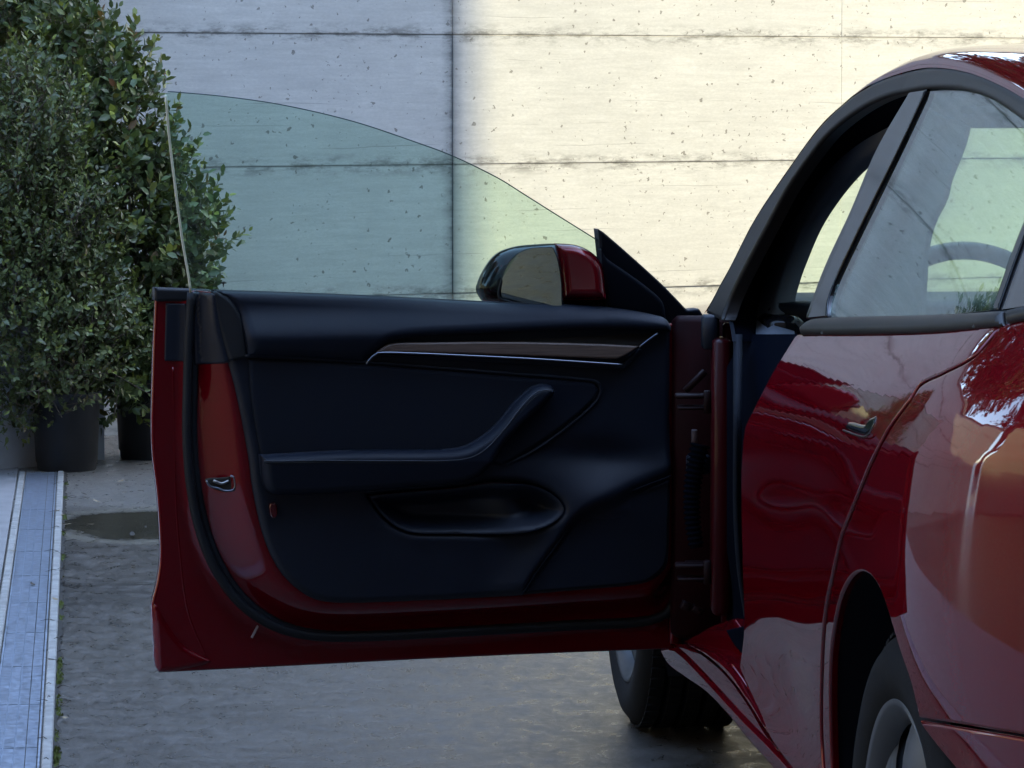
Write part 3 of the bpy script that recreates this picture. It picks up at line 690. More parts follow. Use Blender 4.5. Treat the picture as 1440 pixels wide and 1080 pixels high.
def arc(cy, cz, r, a0, a1, n=40): return [(cy + r * math.cos(R(a0 + (a1 - a0) * i / n)), cz + r * math.sin(R(a0 + (a1 - a0) * i / n))) for i in range(n + 1)]

# rear door
shut = [(1405, 458), (1391, 478), (1367, 503), (1322, 527), (1294, 541), (1280, 562), (1252, 600), (1228, 645), (1209, 690), (1196, 722), (1184, 752), (1172, 806), (1162, 855), (1157, 913), (1155, 1018), (1160, 1100), (1168, 1150)]
front = [(1120, 470, 1), (1093, 513), (1070, 555), (1048, 598, 1), (1044, 628), (1042, 690), (1044, 800), (1046, 880), (1040, 940, 1)]
bottom = [(1048, 959), (1071, 1009), (1084, 1040), (1117, 1085), (1150, 1135), (1168, 1165, 1)]
trimb = [(1400, 457), (1287, 466), (1200, 468)]
door_poly = pxS([tuple(shut[0]) + (1,)] + [(x - 2.0, y) for x, y in shut[1:-1]] + [(1166, 1150, 1)] + [bottom[-1]] + bottom[::-1][1:] + front[::-1] + trimb[::-1])
RD = part('rear_door', door_poly, PAINT, spacing=.013, rnd=.0045, thick=.012)
# quarter panel
arch_px = [(1169, 1100), (1166, 983), (1168, 913), (1176, 861), (1184, 833), (1197, 811), (1211, 804), (1225, 811), (1239, 833), (1252, 872), (1266, 918), (1281, 962), (1291, 1004)]
ar = [tuple(onS(*q)[1:]) for q in spline(arch_px, False, 5)]
sh = [tuple(onS(q[0] + 2.0, q[1])[1:]) for q in spline(shut, False, 5)]
b1 = onS(1289, 1010); b2 = onS(1436, 1035)
print('arch', [tuple(round(v, 3) for v in onS(*q)[1:]) for q in arch_px[::2]], 'bump', b1, b2, 'shut0', sh[0], sh[-1])
qtop = [tuple(onS(q[0], q[1])[1:]) for q in spline([(1438, 450), (1408, 457)], False, 5)]
rear_y = 3.45
top_rear = qtop[0]
qp = sh + [ar[0]] + ar + [tuple(onS(1289, 1009)[1:])] + [tuple(onS(x, 1008.5 + (x - 1289) * .168)[1:]) for x in (1320, 1360, 1400, 1436)] + [(rear_y, b2[2] + .01), (rear_y, 1.06), (3.70, 1.115)] + qtop
QP = part('quarter_panel', np.array(qp), PAINT, spacing=.013, rnd=.0045, thick=.008)
bp = [tuple(onS(1290, 1013)[1:])] + [tuple(onS(x, 1012.5 + (x - 1289) * .168)[1:]) for x in (1320, 1360, 1400, 1436)] + [(rear_y, b2[2] + .004), (rear_y, .35), (3.62, .28), (3.78, .26)] + [(RA - .40 * math.cos(R(a)), .345 + .40 * math.sin(R(a))) for a in (-8, 0, 10, 20, 28)]
BP = part('rear_bumper', np.array(bp), PAINT, spacing=.015, rnd=.005, thick=.03)
# the right-hand side of the car, in its true proportions
def rbox(y0, y1, z0, z1): return [(y0, z0), (y1, z0), (y1, z1), (y0, z1)]
rs = [(3.45, .35), (RA - .42, .30)] + arc(RA, .345, .40, 186, -6)[::1] + [(RA + .45, .22), (FA - .45, .22)] + arc(FA, .345, .40, 186, -6) + [(FA + .42, .3), (FA + .75, .34), (FA + .80, .62), (FA + .2, .82), (FA - .7, .93), (5.4, .985), (4.4, 1.05), (3.45, 1.08)]
patch('right_body_side', np.array(rs), side_map(0, True), PAINT, car, spacing=.03, rnd=.006, thick=.03, hint=(1, 0, 0))
# front fender (mostly behind the open door)
ff = [(6.74, .30), (FA - .41, .24)] + arc(FA, .345, .40, 190, -6) + [(FA + .42, .3), (FA + .75, .34), (FA + .80, .62), (FA + .2, .80), (FA - .3, .87), (6.72, .915)]
patch('front_fender', np.array(ff), side_map(), PAINT, car, spacing=.02, rnd=.006, thick=.03)
# sills
low = [(925, 909, 1), (947, 908, 1), (962, 921), (990, 950), (1040, 1004), (1082, 1046), (1117, 1084), (1170, 1150), (1200, 1190, 1), (1165, 1190, 1), (1085, 1084), (1050, 1044), (1023, 1010), (992, 978), (962, 957), (942, 942), (931, 925)]
part('sill', pxS(low, .004), PAINT, off=.004, spacing=.012, rnd=.012, depth=.02, thick=.03)
mid = [(949, 907, 1), (958, 906, 1), (985, 920), (1020, 950), (1050, 990), (1077, 1035), (1110, 1074), (1170, 1145), (1200, 1185, 1), (1170, 1149), (1118, 1083), (1082, 1045), (1040, 1003), (990, 949), (962, 920)]
part('sill_groove', pxS(mid, .012), PAINT, off=.012, spacing=.012, thick=.02)
upr = [(958, 905, 1), (975, 910), (992, 913), (1012, 926), (1030, 945), (1050, 975), (1066, 1003), (1080, 1034), (1078, 1034), (1052, 992), (1021, 951), (986, 920)]
part('sill_step', pxS(upr, .002), PAINT, off=.002, spacing=.010, rnd=.008, depth=.012, thick=.02)
# inner sill / opening kick-up, seen dark red above the step
ins = [(958, 903, 1), (1000, 880), (1030, 870, 1), (1050, 905), (1040, 942, 1), (1030, 944), (1012, 925), (992, 912), (975, 909)]
part('opening_sill', pxS(ins, .03), PAINT, off=.03, spacing=.015, rnd=.006, thick=.03)
part('sill_cap', pxS([(1020, 886, 1), (1054, 878, 1), (1053, 905), (1044, 922, 1), (1030, 905)], .018), CLOTH, off=.018, spacing=.01, rnd=.004, thick=.02)
MB().box((1.14, 5.0, .19), (2.6, 6.6, .26)).build('floor_pan', PLAST, car, False)
MB().box((1.32, 6.62, .16), (2.4, 7.9, .22)).build('underbody', PLAST, car, False)
MB().box((1.12, 3.6, .24), (2.6, 5.0, .30)).build('underbody', PLAST, car, False)

# belt moulding, pillar, glass of the rear door
part('belt_moulding', pxS([(1121, 472, 1), (1121, 462), (1130, 451), (1150, 447), (1322, 442), (1402, 437, 1), (1404, 459, 1), (1287, 469)], -.008), SATIN, RD, off=-.008, spacing=.010, rnd=.012, depth=.010, thick=.03)
part('belt_moulding', pxS([(1407, 436, 1), (1424, 432), (1440, 429), (1460, 424, 1), (1460, 445, 1), (1440, 449), (1409, 456, 1)], -.008), SATIN, QP, off=-.008, spacing=.010, rnd=.012, depth=.010, thick=.03)
part('pillar_applique', pxS([(1279, 128, 1), (1302, 125, 1), (1262, 210), (1182, 375), (1164, 420), (1161, 447, 1), (1131, 450, 1), (1159, 375), (1195, 297), (1233, 208)], -.002), GLOSS, RD, off=-.002, spacing=.015, rnd=.004, depth=.003, thick=.02)
gl_r = [(1305, 125, 1), (1350, 126), (1393, 139), (1442, 172), (1492, 215, 1), (1445, 300), (1424, 350), (1394, 436, 1), (1300, 445), (1164, 450, 1), (1184, 377), (1264, 211)]
part('window_glass', pxS(gl_r, .004), GLASSR, RD, off=.004, spacing=.02, thick=.004, back=True)
part('window_bar', pxS([(1394, 436, 1), (1424, 350), (1445, 300), (1492, 215, 1), (1500, 218, 1), (1453, 302), (1432, 352), (1402, 436, 1)], -.001), GLOSS, RD, off=-.001, spacing=.01, rnd=.003, thick=.02)
part('quarter_glass', pxS([(1402, 436, 1), (1432, 352), (1453, 302), (1500, 220, 1), (1560, 270), (1580, 330), (1520, 410), (1460, 428, 1)], .003), principled('privacy_glass', (.02, .02, .022), .04, coat=.3), QP, off=.003, spacing=.02, thick=.004)
# handle recess and handle
hpx = [(1187, 604, 1), (1192, 593), (1216, 597), (1222, 588), (1231, 584, 1), (1229, 595), (1222, 608), (1215, 613, 1)]
part('door_handle', pxS(hpx, -.002), GLOSS, RD, off=-.002, spacing=.006, rnd=.005, depth=.004, thick=.01)
hb = spline([(1186, 605), (1200, 610.5), (1216, 614.5), (1223, 610)], False, 4)
MB().tube([tuple(onS(x, y, -.004)) for x, y in hb], .0016, 6).build('handle_rim', SATIN, RD)

# roof rail band and A-pillar
Ocur = [(990, 441), (1000, 425), (1012, 402), (1027, 375), (1061, 309), (1107, 240), (1155, 175), (1197, 136), (1226, 118), (1266, 103), (1308, 95), (1357, 101), (1402, 118), (1440, 139), (1500, 182)]
Icur = [(1012, 452), (1024, 420), (1046, 375), (1075, 320), (1103, 268), (1140, 215), (1165, 186), (1204, 156), (1240, 138), (1278, 129), (1305, 125), (1350, 127), (1391, 140), (1440, 174), (1500, 222)]
band = np.vstack([spline(Ocur, False, 6), spline(Icur, False, 6)[::-1]])
part('roof_moulding', np.array([onS(q[0], q[1], -.006)[1:] for q in band]), SATIN, off=-.006, spacing=.010, rnd=.009, depth=.009, thick=.02, mirror_too=True)
I2 = [(1030, 480)] + Icur[1:11]; I2c = curS(I2, .012)
gro = curS([(1036, 480), (1030, 430), (1053, 375), (1082, 320), (1110, 268), (1147, 215), (1172, 186), (1211, 158), (1244, 143), (1290, 131)], .022)
J = [(1062, 480), (1066, 433), (1076, 395), (1090, 357), (1120, 304), (1162, 243), (1204, 205), (1249, 179), (1290, 160)]
Jc = curS(J, .085)
mid1 = (np.array(resample(gro, 0, False, 60)) * .5 + np.array(resample(Jc, 0, False, 60)) * .5); mid1[:, 0] -= .018
loft('pillar_seal', [I2c, gro], SEALR, car)
loft('opening_lining', [gro, mid1, Jc], CLOTH, car)
K = [(1088, 480), (1089, 433), (1093, 412), (1105, 376), (1134, 312), (1183, 247), (1233, 208), (1262, 194), (1300, 182)]
Kc = curS(K, .10); Kb = Kc + np.array([.05, .06, 0])
loft('pillar_trim', [Jc, Kc, Kb], GREYTRIM, car)
# red roof rail rolling over to the glass roof
R0 = curS(Ocur[7:], -.003); 
def shift(c, dx, dz, taper=True):
    n = len(c); t = np.clip(np.linspace(0, 1, n) * 4, 0, 1)[:, None] if taper else 1; return c + np.array([dx, 0, dz]) * t
rail = [R0, shift(R0, .004, .013), shift(R0, .016, .023), shift(R0, .04, .0305), shift(R0, .08, .035), shift(R0, .15, .037)]
loft('roof_rail', rail, PAINT, car, 80)
# windscreen edge paint strip of the pillar: from the moulding forward
W0 = curS(Ocur[:8], -.003)
loft('pillar_outer', [W0, W0 + np.array([.012, .03, .004]), W0 + np.array([.05, .07, .0])], GLOSS, car, 40)
last = resample(rail[-1], 0, False, 30); rg = [last]
for q in (.08, .25, .45, .6): c = last.copy(); c[:, 0] += q; c[:, 2] += .03 * math.sin(min(q, .6) / .6 * math.pi / 2); rg.append(c)
rgm = []
for c in rg[::-1][1:]: d = c.copy(); d[:, 0] = 2 * 1.86 - d[:, 0]; rgm.append(d)
for c in rg: c[:, 0] = np.minimum(c[:, 0], 1.86)
loft('roof_glass', rg + rgm, GLOSS, car, 30)
# windscreen
wl_ = resample(W0, 0, False, 24) + np.array([.05, .07, 0]); rows = [wl_]
for f in (.15, .35, .5, .65, .85, 1.0):
    d = wl_.copy(); d[:, 0] = wl_[:, 0] * (1 - f) + (2 * 1.86 - wl_[:, 0]) * f; d[:, 1] += .26 * math.sin(f * math.pi); d[:, 2] += .03 * math.sin(f * math.pi) * np.linspace(0, 1, len(d)); rows.append(d)
loft('windscreen', rows, glass_mat('windscreen_glass', (.80, .93, .84), ior=1.45), car, 24)
print('A pillar', W0[0], W0[-1], 'header', Kc[-1])
# header and headliner
MB().box((1.34, 3.9, 1.335), (2.38, 5.75, 1.35), bev=.004).build('headliner', HEAD, car, False)
MB().box((1.29, 5.62, 1.312), (2.43, 5.84, 1.385), bev=.008).build('header_trim', CLOTH, car)
# bonnet and cowl
cowl = []
for j, (yy, dz, ins_) in enumerate([(6.72, .0, 0), (7.0, .0, 0), (7.3, -.015, 0), (7.6, -.06, .01), (7.85, -.12, .04), (8.05, -.2, .10)]):
    row = []
    for i in range(21):
        f = i / 20; X0 = 1.045 + ins_ + .0 * yy; x = X0 + (2 * 1.86 - 2 * X0) * f; row.append((x, yy + .12 * math.sin(f * math.pi), .905 + dz + .045 * math.sin(f * math.pi) ** .6))
    cowl.append(np.array(row))
loft('bonnet', cowl, PAINT, car, 21)

# B-pillar trim inside, behind the glass
part('pillar_trim', pxS([(1290, 150, 1), (1357, 178, 1), (1350, 205), (1330, 256), (1325, 279), (1308, 313), (1299, 347), (1295, 400), (1292, 447, 1), (1150, 450, 1), (1182, 375), (1240, 245)], .07), HEAD, off=.07, spacing=.02, rnd=.004, thick=.006, back=True)
# dashboard
dash = MB().box((1.13, 6.35, .70), (2.6, 6.95, .955), bev=.03)
dash.build('dashboard', PLAST, car)
MB().box((1.14, 6.30, .915), (2.58, 6.42, .973), bev=.012).build('dashboard_top', SOFT, car)
MB().box((1.15, 6.28, .85), (2.56, 6.34, .905), bev=.008).build('dashboard_veneer', GREYTRIM, car)
MB().box((1.12, 6.20, .80), (1.19, 6.34, .955), bev=.012).build('side_vent', GLOSS, car)
# steering wheel
def swheel():
    c = Vector(at_depth(1366, 483, 6.05)); tilt = R(24); M = Matrix.Translation(c) @ Matrix.Rotation(-tilt, 4, 'X')
    pts = [M @ Vector((.178 * math.cos(a), 0, .178 * math.sin(a))) for a in np.linspace(0, 2 * math.pi, 61)]
    w = MB(); w.tube(pts, .0165, 12, False); o = w.build('steering_wheel', principled('wheel_leather', (.012, .012, .013), .45), car)
    h = MB().box((-.075, -.03, -.07), (.075, .02, .05), M, .015); h.build('hub', PLAST, o)
    for sx in (-1, 1): MB().box((min(sx * .07, sx * .172), -.012, -.028), (max(sx * .07, sx * .172), .008, .012), M, .006).build('spoke', GLOSS, o)
    MB().box((-.03, -.012, -.172), (.03, .008, -.06), M, .006).build('spoke', GLOSS, o)
    MB().tube([M @ Vector((0, .02, 0)), M @ Vector((0, .3, -.02))], .04, 12).build('column', PLAST, car)
swheel()
# front seats and rear bench
def seat(x):
    s = MB(); s.box((x - .25, 5.15, .32), (x + .25, 5.75, .50), bev=.05); o = s.build('front_seat', principled('seat_leather', (.02, .02, .023), .5), car)
    M = Matrix.Translation((x, 5.18, .45)) @ Matrix.Rotation(R(18), 4, 'X'); MB().box((-.25, -.08, 0), (.25, .05, .62), M, .04).build('seat_back', SOFT, o); MB().box((-.12, -.04, .63), (.12, .03, .80), M, .03).build('headrest', SOFT, o)
seat(1.52); seat(2.22)
MB().box((1.2, 4.2, .35), (2.5, 4.9, .55), bev=.05).build('rear_bench', SOFT, car)
# inside face seen through the opening: kick panel and lower pillar lining
part('kick_panel', pxS([(1022, 470, 1), (1125, 470, 1), (1125, 620, 1), (1090, 880, 1), (1022, 880, 1)], .075), CLOTH, off=.075, spacing=.03, thick=.01)
loft('opening_seal', [curS([(1031, 470), (1031, 600), (1031, 720), (1036, 800), (1046, 868)], .028), curS([(1037, 470), (1037, 600), (1037, 720), (1042, 800), (1050, 862)], .018), curS([(1044, 470), (1043, 600), (1043, 720), (1048, 800), (1054, 858)], .034)], SEALR, car, 40)

# hinge pillar: faces the camera past the door's front edge
def vcol(px0, px1, y0, y1, D, name, mat, parent=car, bev=.01, deep=.08):
    a = at_depth(px0, y0, D); b = at_depth(px1, y1, D); M = Matrix.Translation((a[0], a[1], 0)) @ Matrix.Rotation(-YAW, 4, 'Z'); wdt = (px1 - px0) / F * D
    return MB().box((0, 0, min(a[2], b[2])), (wdt, deep, max(a[2], b[2])), M, bev).build(name, mat, parent)
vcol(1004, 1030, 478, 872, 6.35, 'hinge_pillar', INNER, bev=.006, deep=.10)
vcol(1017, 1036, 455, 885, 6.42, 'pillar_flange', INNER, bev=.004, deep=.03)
vcol(946, 1034, 446, 905, 6.62, 'pillar_inner', principled('near_black_red', (.012, .0008, .0015), .6, spec=.08, var=.4, vscale=12), bev=.01, deep=.06)  # near-black red backing of the gap behind the hinges
vcol(988, 1012, 444, 492, 6.40, 'fender_corner', PLAST, bev=.004, deep=.05)
HINGE = principled('painted_hinge_steel', (.008, .0015, .002), .6, metal=.0, spec=.15, var=.4, vscale=60)
# hinges, check strap, cable boot
for (y, h) in ((566, 22), (806, 24)):
    hn = vcol(950, 1006, y - h / 2, y - h / 2 + 6, 6.44, 'door_hinge', HINGE, bev=.002, deep=.04)
    vcol(953, 1004, y + h / 2 - 5, y + h / 2, 6.44, 'hinge_leaf', HINGE, hn, .002, .04); vcol(990, 1000, y - h / 2 - 5, y + h / 2 + 5, 6.43, 'hinge_pin', HINGE, hn, .002, .02)
vcol(973, 981, 605, 628, 6.50, 'check_strap', principled('pale_primer', (.05, .03, .035), .5), bev=.001, deep=.02)
b = MB(); pts = []; rr = []
for i in range(61):
    f = i / 60; p = at_depth(985 - 10 * math.sin(f * 3.0) - 4 * f, 625 + 145 * f, 6.50); pts.append(p); rr.append((.014 + .0032 * math.sin(i * 2.1)) * (1.25 - .3 * f))
b.tube(pts, rr, 14); b.build('cable_boot', CLOTH, car)
vcol(966, 1000, 640, 668, 6.54, 'connector_block', PLAST, bev=.006, deep=.04)
for q, (x, y, dx, dy) in enumerate([(965, 790, 30, 4), (968, 812, 22, 4), (962, 845, 14, 12), (978, 850, 16, 10), (990, 520, 8, 40)]): 
    a = at_depth(x, y, 6.48); M = Matrix.Translation(a) @ Matrix.Rotation(.2 * q, 4, 'Y'); MB().box((0, 0, -dy / 740), (dx / 740, .02, 0), M, .001).build('bracket', HINGE, car)

# wheels
def wheel(X, Y, name='wheel', vis=True):
    r = .334; wd = .235; M = Matrix.Translation((X, Y, r)); n = 128
    # tyre section: outer side at x=0 going right
    hw = wd / 2
    pr = [(-hw + .018, .228), (-hw + .004, .236), (-hw - .004, .262), (-hw - .006, .285), (-hw + .000, .305), (-hw + .012, .320), (-hw + .026, .3285)]
    ry = r
    for gx in (-.062, -.022, .022, .062):
        pr += [(gx - .0055, ry - abs(gx) * .02), (gx - .0045, ry - .011), (gx + .0045, ry - .011), (gx + .0055, ry - abs(gx) * .02)]
    pr += [(-x, q) for x, q in [(-hw + .026, .3285), (-hw + .012, .320), (-hw, .305), (-hw - .006, .285), (-hw - .004, .262), (-hw + .004, .236), (-hw + .018, .228)]]
    rim = MB()
    rp = [(-hw + .030, .205), (-hw + .016, .212), (-hw + .004, .228), (-hw + .001, .236), (-hw + .008, .240), (-hw + .03, .236), (-.03, .21), (hw - .03, .22), (hw - .01, .238)]
    rim.lathe(rp, n, M)
    W = rim.build(name, ALLOY, car)
    t = MB().lathe(pr, n, M)
    # siped shoulder blocks: shallow cross cuts on the tread
    t = t.build('tyre', TYRE, W)
    tb = MB()
    for k in range(72):
        a = 2 * math.pi * k / 72
        for (xa, xb, sk) in ((-.098, -.070, .02), (-.055, -.029, -.03), (-.015, .015, .03), (.029, .055, -.03), (.070, .098, .02)):
            M2 = M @ Matrix.Rotation(a + sk * .3, 4, 'X'); tb.box((xa, -.0125, r - .004), (xb, .0125 - .0035, r + .0030 - abs((xa + xb) / 2) * .025), M2)
    q = tb.build('tread_blocks', TYRE, W, False); q['kind'] = 'stuff'
    # five-spoke cover: dished disc with five broad blades and dark gaps
    cv = MB(); dk = MB().lathe([(-hw + .045, .0), (-hw + .045, .206)], 64, M); dk.build('brake_disc', PLAST, W)
    for k in range(5):
        a0 = 2 * math.pi * k / 5 + .35
        rows = []
        for j in range(9):
            f = j / 8; rad = .05 + (.224 - .05) * f; half = .40 - .02 * f + .05 * math.sin(f * 3.1); tw = .12 * f
            rows.append([(-hw + .030 - .020 * math.sin(f * math.pi) - .004 + .012 * (g * g), rad, a0 + tw + half * g) for g in np.linspace(-1, 1, 9)])
        V = [tuple(M @ Vector((x, q * math.cos(a), q * math.sin(a)))) for rw in rows for (x, q, a) in rw]; nb = 9
        Fc = [(j * nb + i, j * nb + i + 1, (j + 1) * nb + i + 1, (j + 1) * nb + i) for j in range(8) for i in range(nb - 1)]
        B2 = MB().add(V, Fc); sk = [(V[j * nb][0] , ) for j in range(9)]
        Vb = [(x + .018, y, z) for (x, y, z) in V]; B2.add(Vb, [f[::-1] for f in Fc])
        n0 = 0; m0 = len(V)
        per = [i for i in range(nb)] + [j * nb + nb - 1 for j in range(1, 9)] + [8 * nb + i for i in range(nb - 2, -1, -1)] + [j * nb for j in range(7, 0, -1)]
        B2.F += [(per[i], per[(i + 1) % len(per)], per[(i + 1) % len(per)] + m0, per[i] + m0) for i in range(len(per))]
        B2.build('spoke_blade', COVER, W)
    MB().lathe([(-hw + .012, 0), (-hw + .012, .05), (-hw + .018, .058), (-hw + .03, .06)], 32, M).build('hub_cap', COVER, W)
    return W
wheel(1.084, RA); wheel(1.105, FA - .02)
for y in (RA, FA):
    W = wheel(2 * 1.86 - 1.06, y)
# dark wheel housings
def housing(cyl, X0, X1, r):
    m = MB(); M = Matrix.Translation((0, cyl, .34)); n = 40; V = []; Fc = []
    for i in range(n + 1):
        a = R(-20 + 220 * i / n)
        yy_, zz_ = cyl + r * 1.21 * math.cos(a), .345 + r * 1.03 * math.sin(a)
        for X in ((float(SX(yy_, max(zz_, .2))) + .0085 if X0 < 1.86 else X0), X1): V.append((X, yy_, zz_))
    Fc = [(2 * i, 2 * i + 2, 2 * i + 3, 2 * i + 1) for i in range(n)]; m.add(V, Fc)
    V2 = [(X1, cyl + r * 1.21 * math.cos(R(a)), .345 + r * 1.03 * math.sin(R(a))) for a in range(-20, 201, 10)]; m.add(V2, [tuple(range(len(V2)))])
    m.build('wheel_housing', PLAST, car)
housing(RA, 1.01, 1.32, .415); housing(FA, 1.0, 1.32, .44)
housing(RA, 2 * 1.86 - 1.01, 2 * 1.86 - 1.32, .425); housing(FA, 2 * 1.86 - 1.0, 2 * 1.86 - 1.32, .44)
# tail panel closing the back, off frame
tl = []
for zz_, yy in ((.32, 3.40), (.6, 3.36), (.9, 3.40), (1.08, 3.47)):
    x0 = float(SX(3.45, zz_)); tl.append(np.array([(x0 + (2 * 1.86 - 2 * x0) * f, yy + .06 * (2 * f - 1) ** 2 - .0, zz_) for f in np.linspace(0, 1, 20)]))
loft('tail_panel', tl, PAINT, car, 20)
bk = []
for f in np.linspace(0, 1, 8):
    y = 3.5 + (4.75 - 3.5) * f; z = 1.085 + (1.435 - 1.085) * math.sin(f * math.pi / 2); x0 = 1.13 + .1 * f; bk.append(np.array([(x0 + (2 * 1.86 - 2 * x0) * g, y, z + .03 * math.sin(g * math.pi)) for g in np.linspace(0, 1, 16)]))
loft('rear_screen', bk, GLOSS, car, 16)

# ------------------------------------------------------------------ the open door
HG = np.array([1.017, 6.63]); DU = np.array([-.988, -.152]); DU /= np.linalg.norm(DU); DN = np.array([-DU[1], DU[0]])   # DN points to the camera side
if DN[1] > 0: DN = -DN
def dpt(u, z, w): return np.stack([HG[0] + u * DU[0] + w * DN[0], HG[1] + u * DU[1] + w * DN[1], z + 0 * u], 1)
def onDoor(x, y, w=0.0, lean=0.0):
    """door coordinates (u, z) of a pixel on the sheet w + lean*(z-.95)"""
    d = ray(x, y); n3 = np.array([DN[0], DN[1], -lean]); q = np.array([HG[0], HG[1], 0]); c = w - lean * .95
    # plane: (P-q).DN - lean*z = c
    t = (c - ((CAM - q) @ np.array([DN[0], DN[1], 0])) + lean * CAM[2]) / (d @ n3); P = CAM + d * t
    return np.array([(P[:2] - HG) @ DU, P[2]])
def pxD(pts, w=0.0, lean=0.0, closed=True, step=5): return np.array([onDoor(q[0], q[1], w, lean) for q in spline(pts, closed, step)])
def dmap(w=0.0, lean=0.0):
    return lambda a, b, h: dpt(a, b, w + lean * (b - .95) + h)
HN = (DN[0], DN[1], 0)
card_px = [(300, 410, 1), (500, 417), (700, 427), (855, 434), (936, 447), (944, 456, 1), (943, 600), (941, 790), (928, 810), (904, 822), (814, 831), (700, 840), (582, 846), (495, 849), (450, 846), (422, 832), (394, 804), (372, 759), (356, 692), (349, 640), (334, 561), (320, 507), (305, 456)]
CARD = pxD(card_px, .085)
skin_px = [(219, 406, 1), (268, 407), (400, 413), (700, 432), (940, 452), (958, 460, 1), (958, 700), (957, 911, 1), (700, 921), (400, 936), (222, 945, 1), (217, 900), (213, 852), (220, 820), (225, 780), (221, 700), (213, 625), (214, 520)]
SKIN = pxD(skin_px, .0)
SEALP = pxD([(272, 400, 1), (272, 430), (270, 540), (269, 610), (274, 680), (287, 745), (310, 802), (344, 846), (390, 876), (444, 889), (520, 890), (640, 884), (800, 875), (905, 869), (932, 860), (946, 838), (962, 800, 1), (962, 400, 1)], .03)
def frame_h(P):
    dc = -sdf(P, CARD); ds = np.maximum(sdf(P, SEALP), 0); t = np.where(dc > 0, dc / (np.maximum(dc, 0) + ds + 1e-6), 0)
    return .078 - .054 * sstep(.04, .92, t) - .010 * sstep(.0, .03, -sdf(P, SEALP)) - .085 * sstep(.018, .045, -dc)
FD = patch('front_door', SKIN, dmap(0), PAINT, car, spacing=.011, rnd=.006, depth=.008, hfun=frame_h, thick=.012, hint=HN)
# outer skin: a barrelled sheet on the far side
def skin_h(P):
    return -.035 - .030 * np.clip(1 - ((P[:, 1] - .62) / .36) ** 2, 0, 1) - .02 * np.clip(1 - ((P[:, 0] - .5) / .52) ** 2, 0, 1)
lo_, hi_ = SKIN.min(0), SKIN.max(0)
def dmap_out(a, b, h): return dpt(a, b, h)
SK2 = patch('outer_skin', SKIN, dmap_out, PAINT, FD, spacing=.03, hfun=lambda P: -.012 + (skin_h(P) + .012) * sstep(0, .04, np.maximum(sdf(P, SKIN), 0)), thick=.0, hint=(-DN[0], -DN[1], 0))
# crease at the door's lower rear corner: hem folded outward
part_c = pxD([(217, 905), (214, 852), (216, 845), (222, 850), (236, 875), (262, 908), (300, 930), (262, 942), (223, 944)], .016)
patch('door_corner', part_c, dmap(.020), PAINT, FD, spacing=.005, rnd=.014, depth=.014, thick=.01, hint=HN)
edge = spline([(219, 410), (215, 520), (214, 625), (222, 700), (226, 780), (221, 820), (214, 850), (218, 900), (223, 943)], False, 8)
MB().tube([dpt(*[np.array([v]) for v in onDoor(x + 2.2, y, .010)], np.array([.010]))[0] for x, y in edge], .0042, 8).build('hem_edge', PAINT, FD)
inn = spline([(243, 516), (244, 560), (247, 700), (252, 770), (264, 860), (290, 925)], False, 8)
MB().tube([dpt(*[np.array([v]) for v in onDoor(x, y, .012)], np.array([.0105]))[0] for x, y in inn], .0042, 8).build('panel_ridge', PAINT, FD)
bot = spline([(224, 941), (400, 932.5), (700, 917.5), (955, 908.5)], False, 12)
MB().tube([dpt(*[np.array([v]) for v in onDoor(x, y, .010)], np.array([.008]))[0] for x, y in bot], .0035, 8).build('hem_edge', PAINT, FD)
# black cover strip at the top of the rear edge, and cap
patch('tape_strip', pxD([(234, 427, 1), (262, 427, 1), (262, 508, 1), (232, 508, 1)], .022), dmap(0), PLAST, FD, spacing=.008, rnd=.003, thick=.008, hint=HN, hfun=lambda P: frame_h(P) + .004)
patch('outer_belt_seal', pxD([(218, 405, 1), (300, 408, 1), (300, 424, 1), (218, 424, 1)], .022), dmap(.022), RUBBER, FD, spacing=.01, rnd=.006, thick=.03, hint=HN)
patch('frame_cap', pxD([(272, 412, 1), (300, 411, 1), (308, 456), (322, 508, 1), (276, 515, 1)], .055), dmap(0), PLAST, FD, spacing=.006, rnd=.006, depth=.006, thick=.02, hint=HN, hfun=lambda P: np.maximum(frame_h(P), .03) + .008)
# main rubber seal
sealp = spline([(270, 412), (266, 470), (264, 540), (263, 610), (268, 680), (281, 745), (304, 802), (338, 848), (385, 880), (440, 894), (520, 895), (640, 889), (800, 880), (905, 874), (938, 862), (950, 838), (952, 800)], False, 10)
def door_tube(name, px, w, r, mat, n=10, parent=None, sub=None):
    P = []
    for x, y in px: q = onDoor(x, y, w); P.append(dpt(np.array([q[0]]), np.array([q[1]]), np.array([w]))[0])
    return MB().tube(P, r, n).build(name, mat, parent or FD)
door_tube('weather_seal', sealp, .034, .0095, RUBBER)
door_tube('seal_base', [(x + 9, y - 3) for x, y in sealp], .026, .0075, RUBBER)
# latch
la = onDoor(310, 681, .055)
patch('latch_pocket', pxD([(290, 675), (315, 672), (330, 668, 1), (330, 684), (318, 691), (300, 687)], .062), dmap(.062), DIRT, FD, spacing=.004, rnd=.002, thick=.01, hint=HN)
door_tube('latch_hook', spline([(290, 676), (296, 684), (308, 687), (314, 690), (329, 688), (329, 671), (324, 669)], False, 3), .066, .0022, CHROME, 8)
door_tube('latch_claw', spline([(300, 676), (312, 680), (322, 676)], False, 3), .064, .003, STEEL, 8)
# thin slanted pale sliver below the seal
patch('pale_sliver', pxD([(353, 896, 1), (362, 879, 1), (364, 881, 1), (355, 898, 1)], .020), dmap(.020), principled('pale_sliver_mat', (.3, .25, .26), .5), FD, spacing=.004, thick=.003, hint=HN)

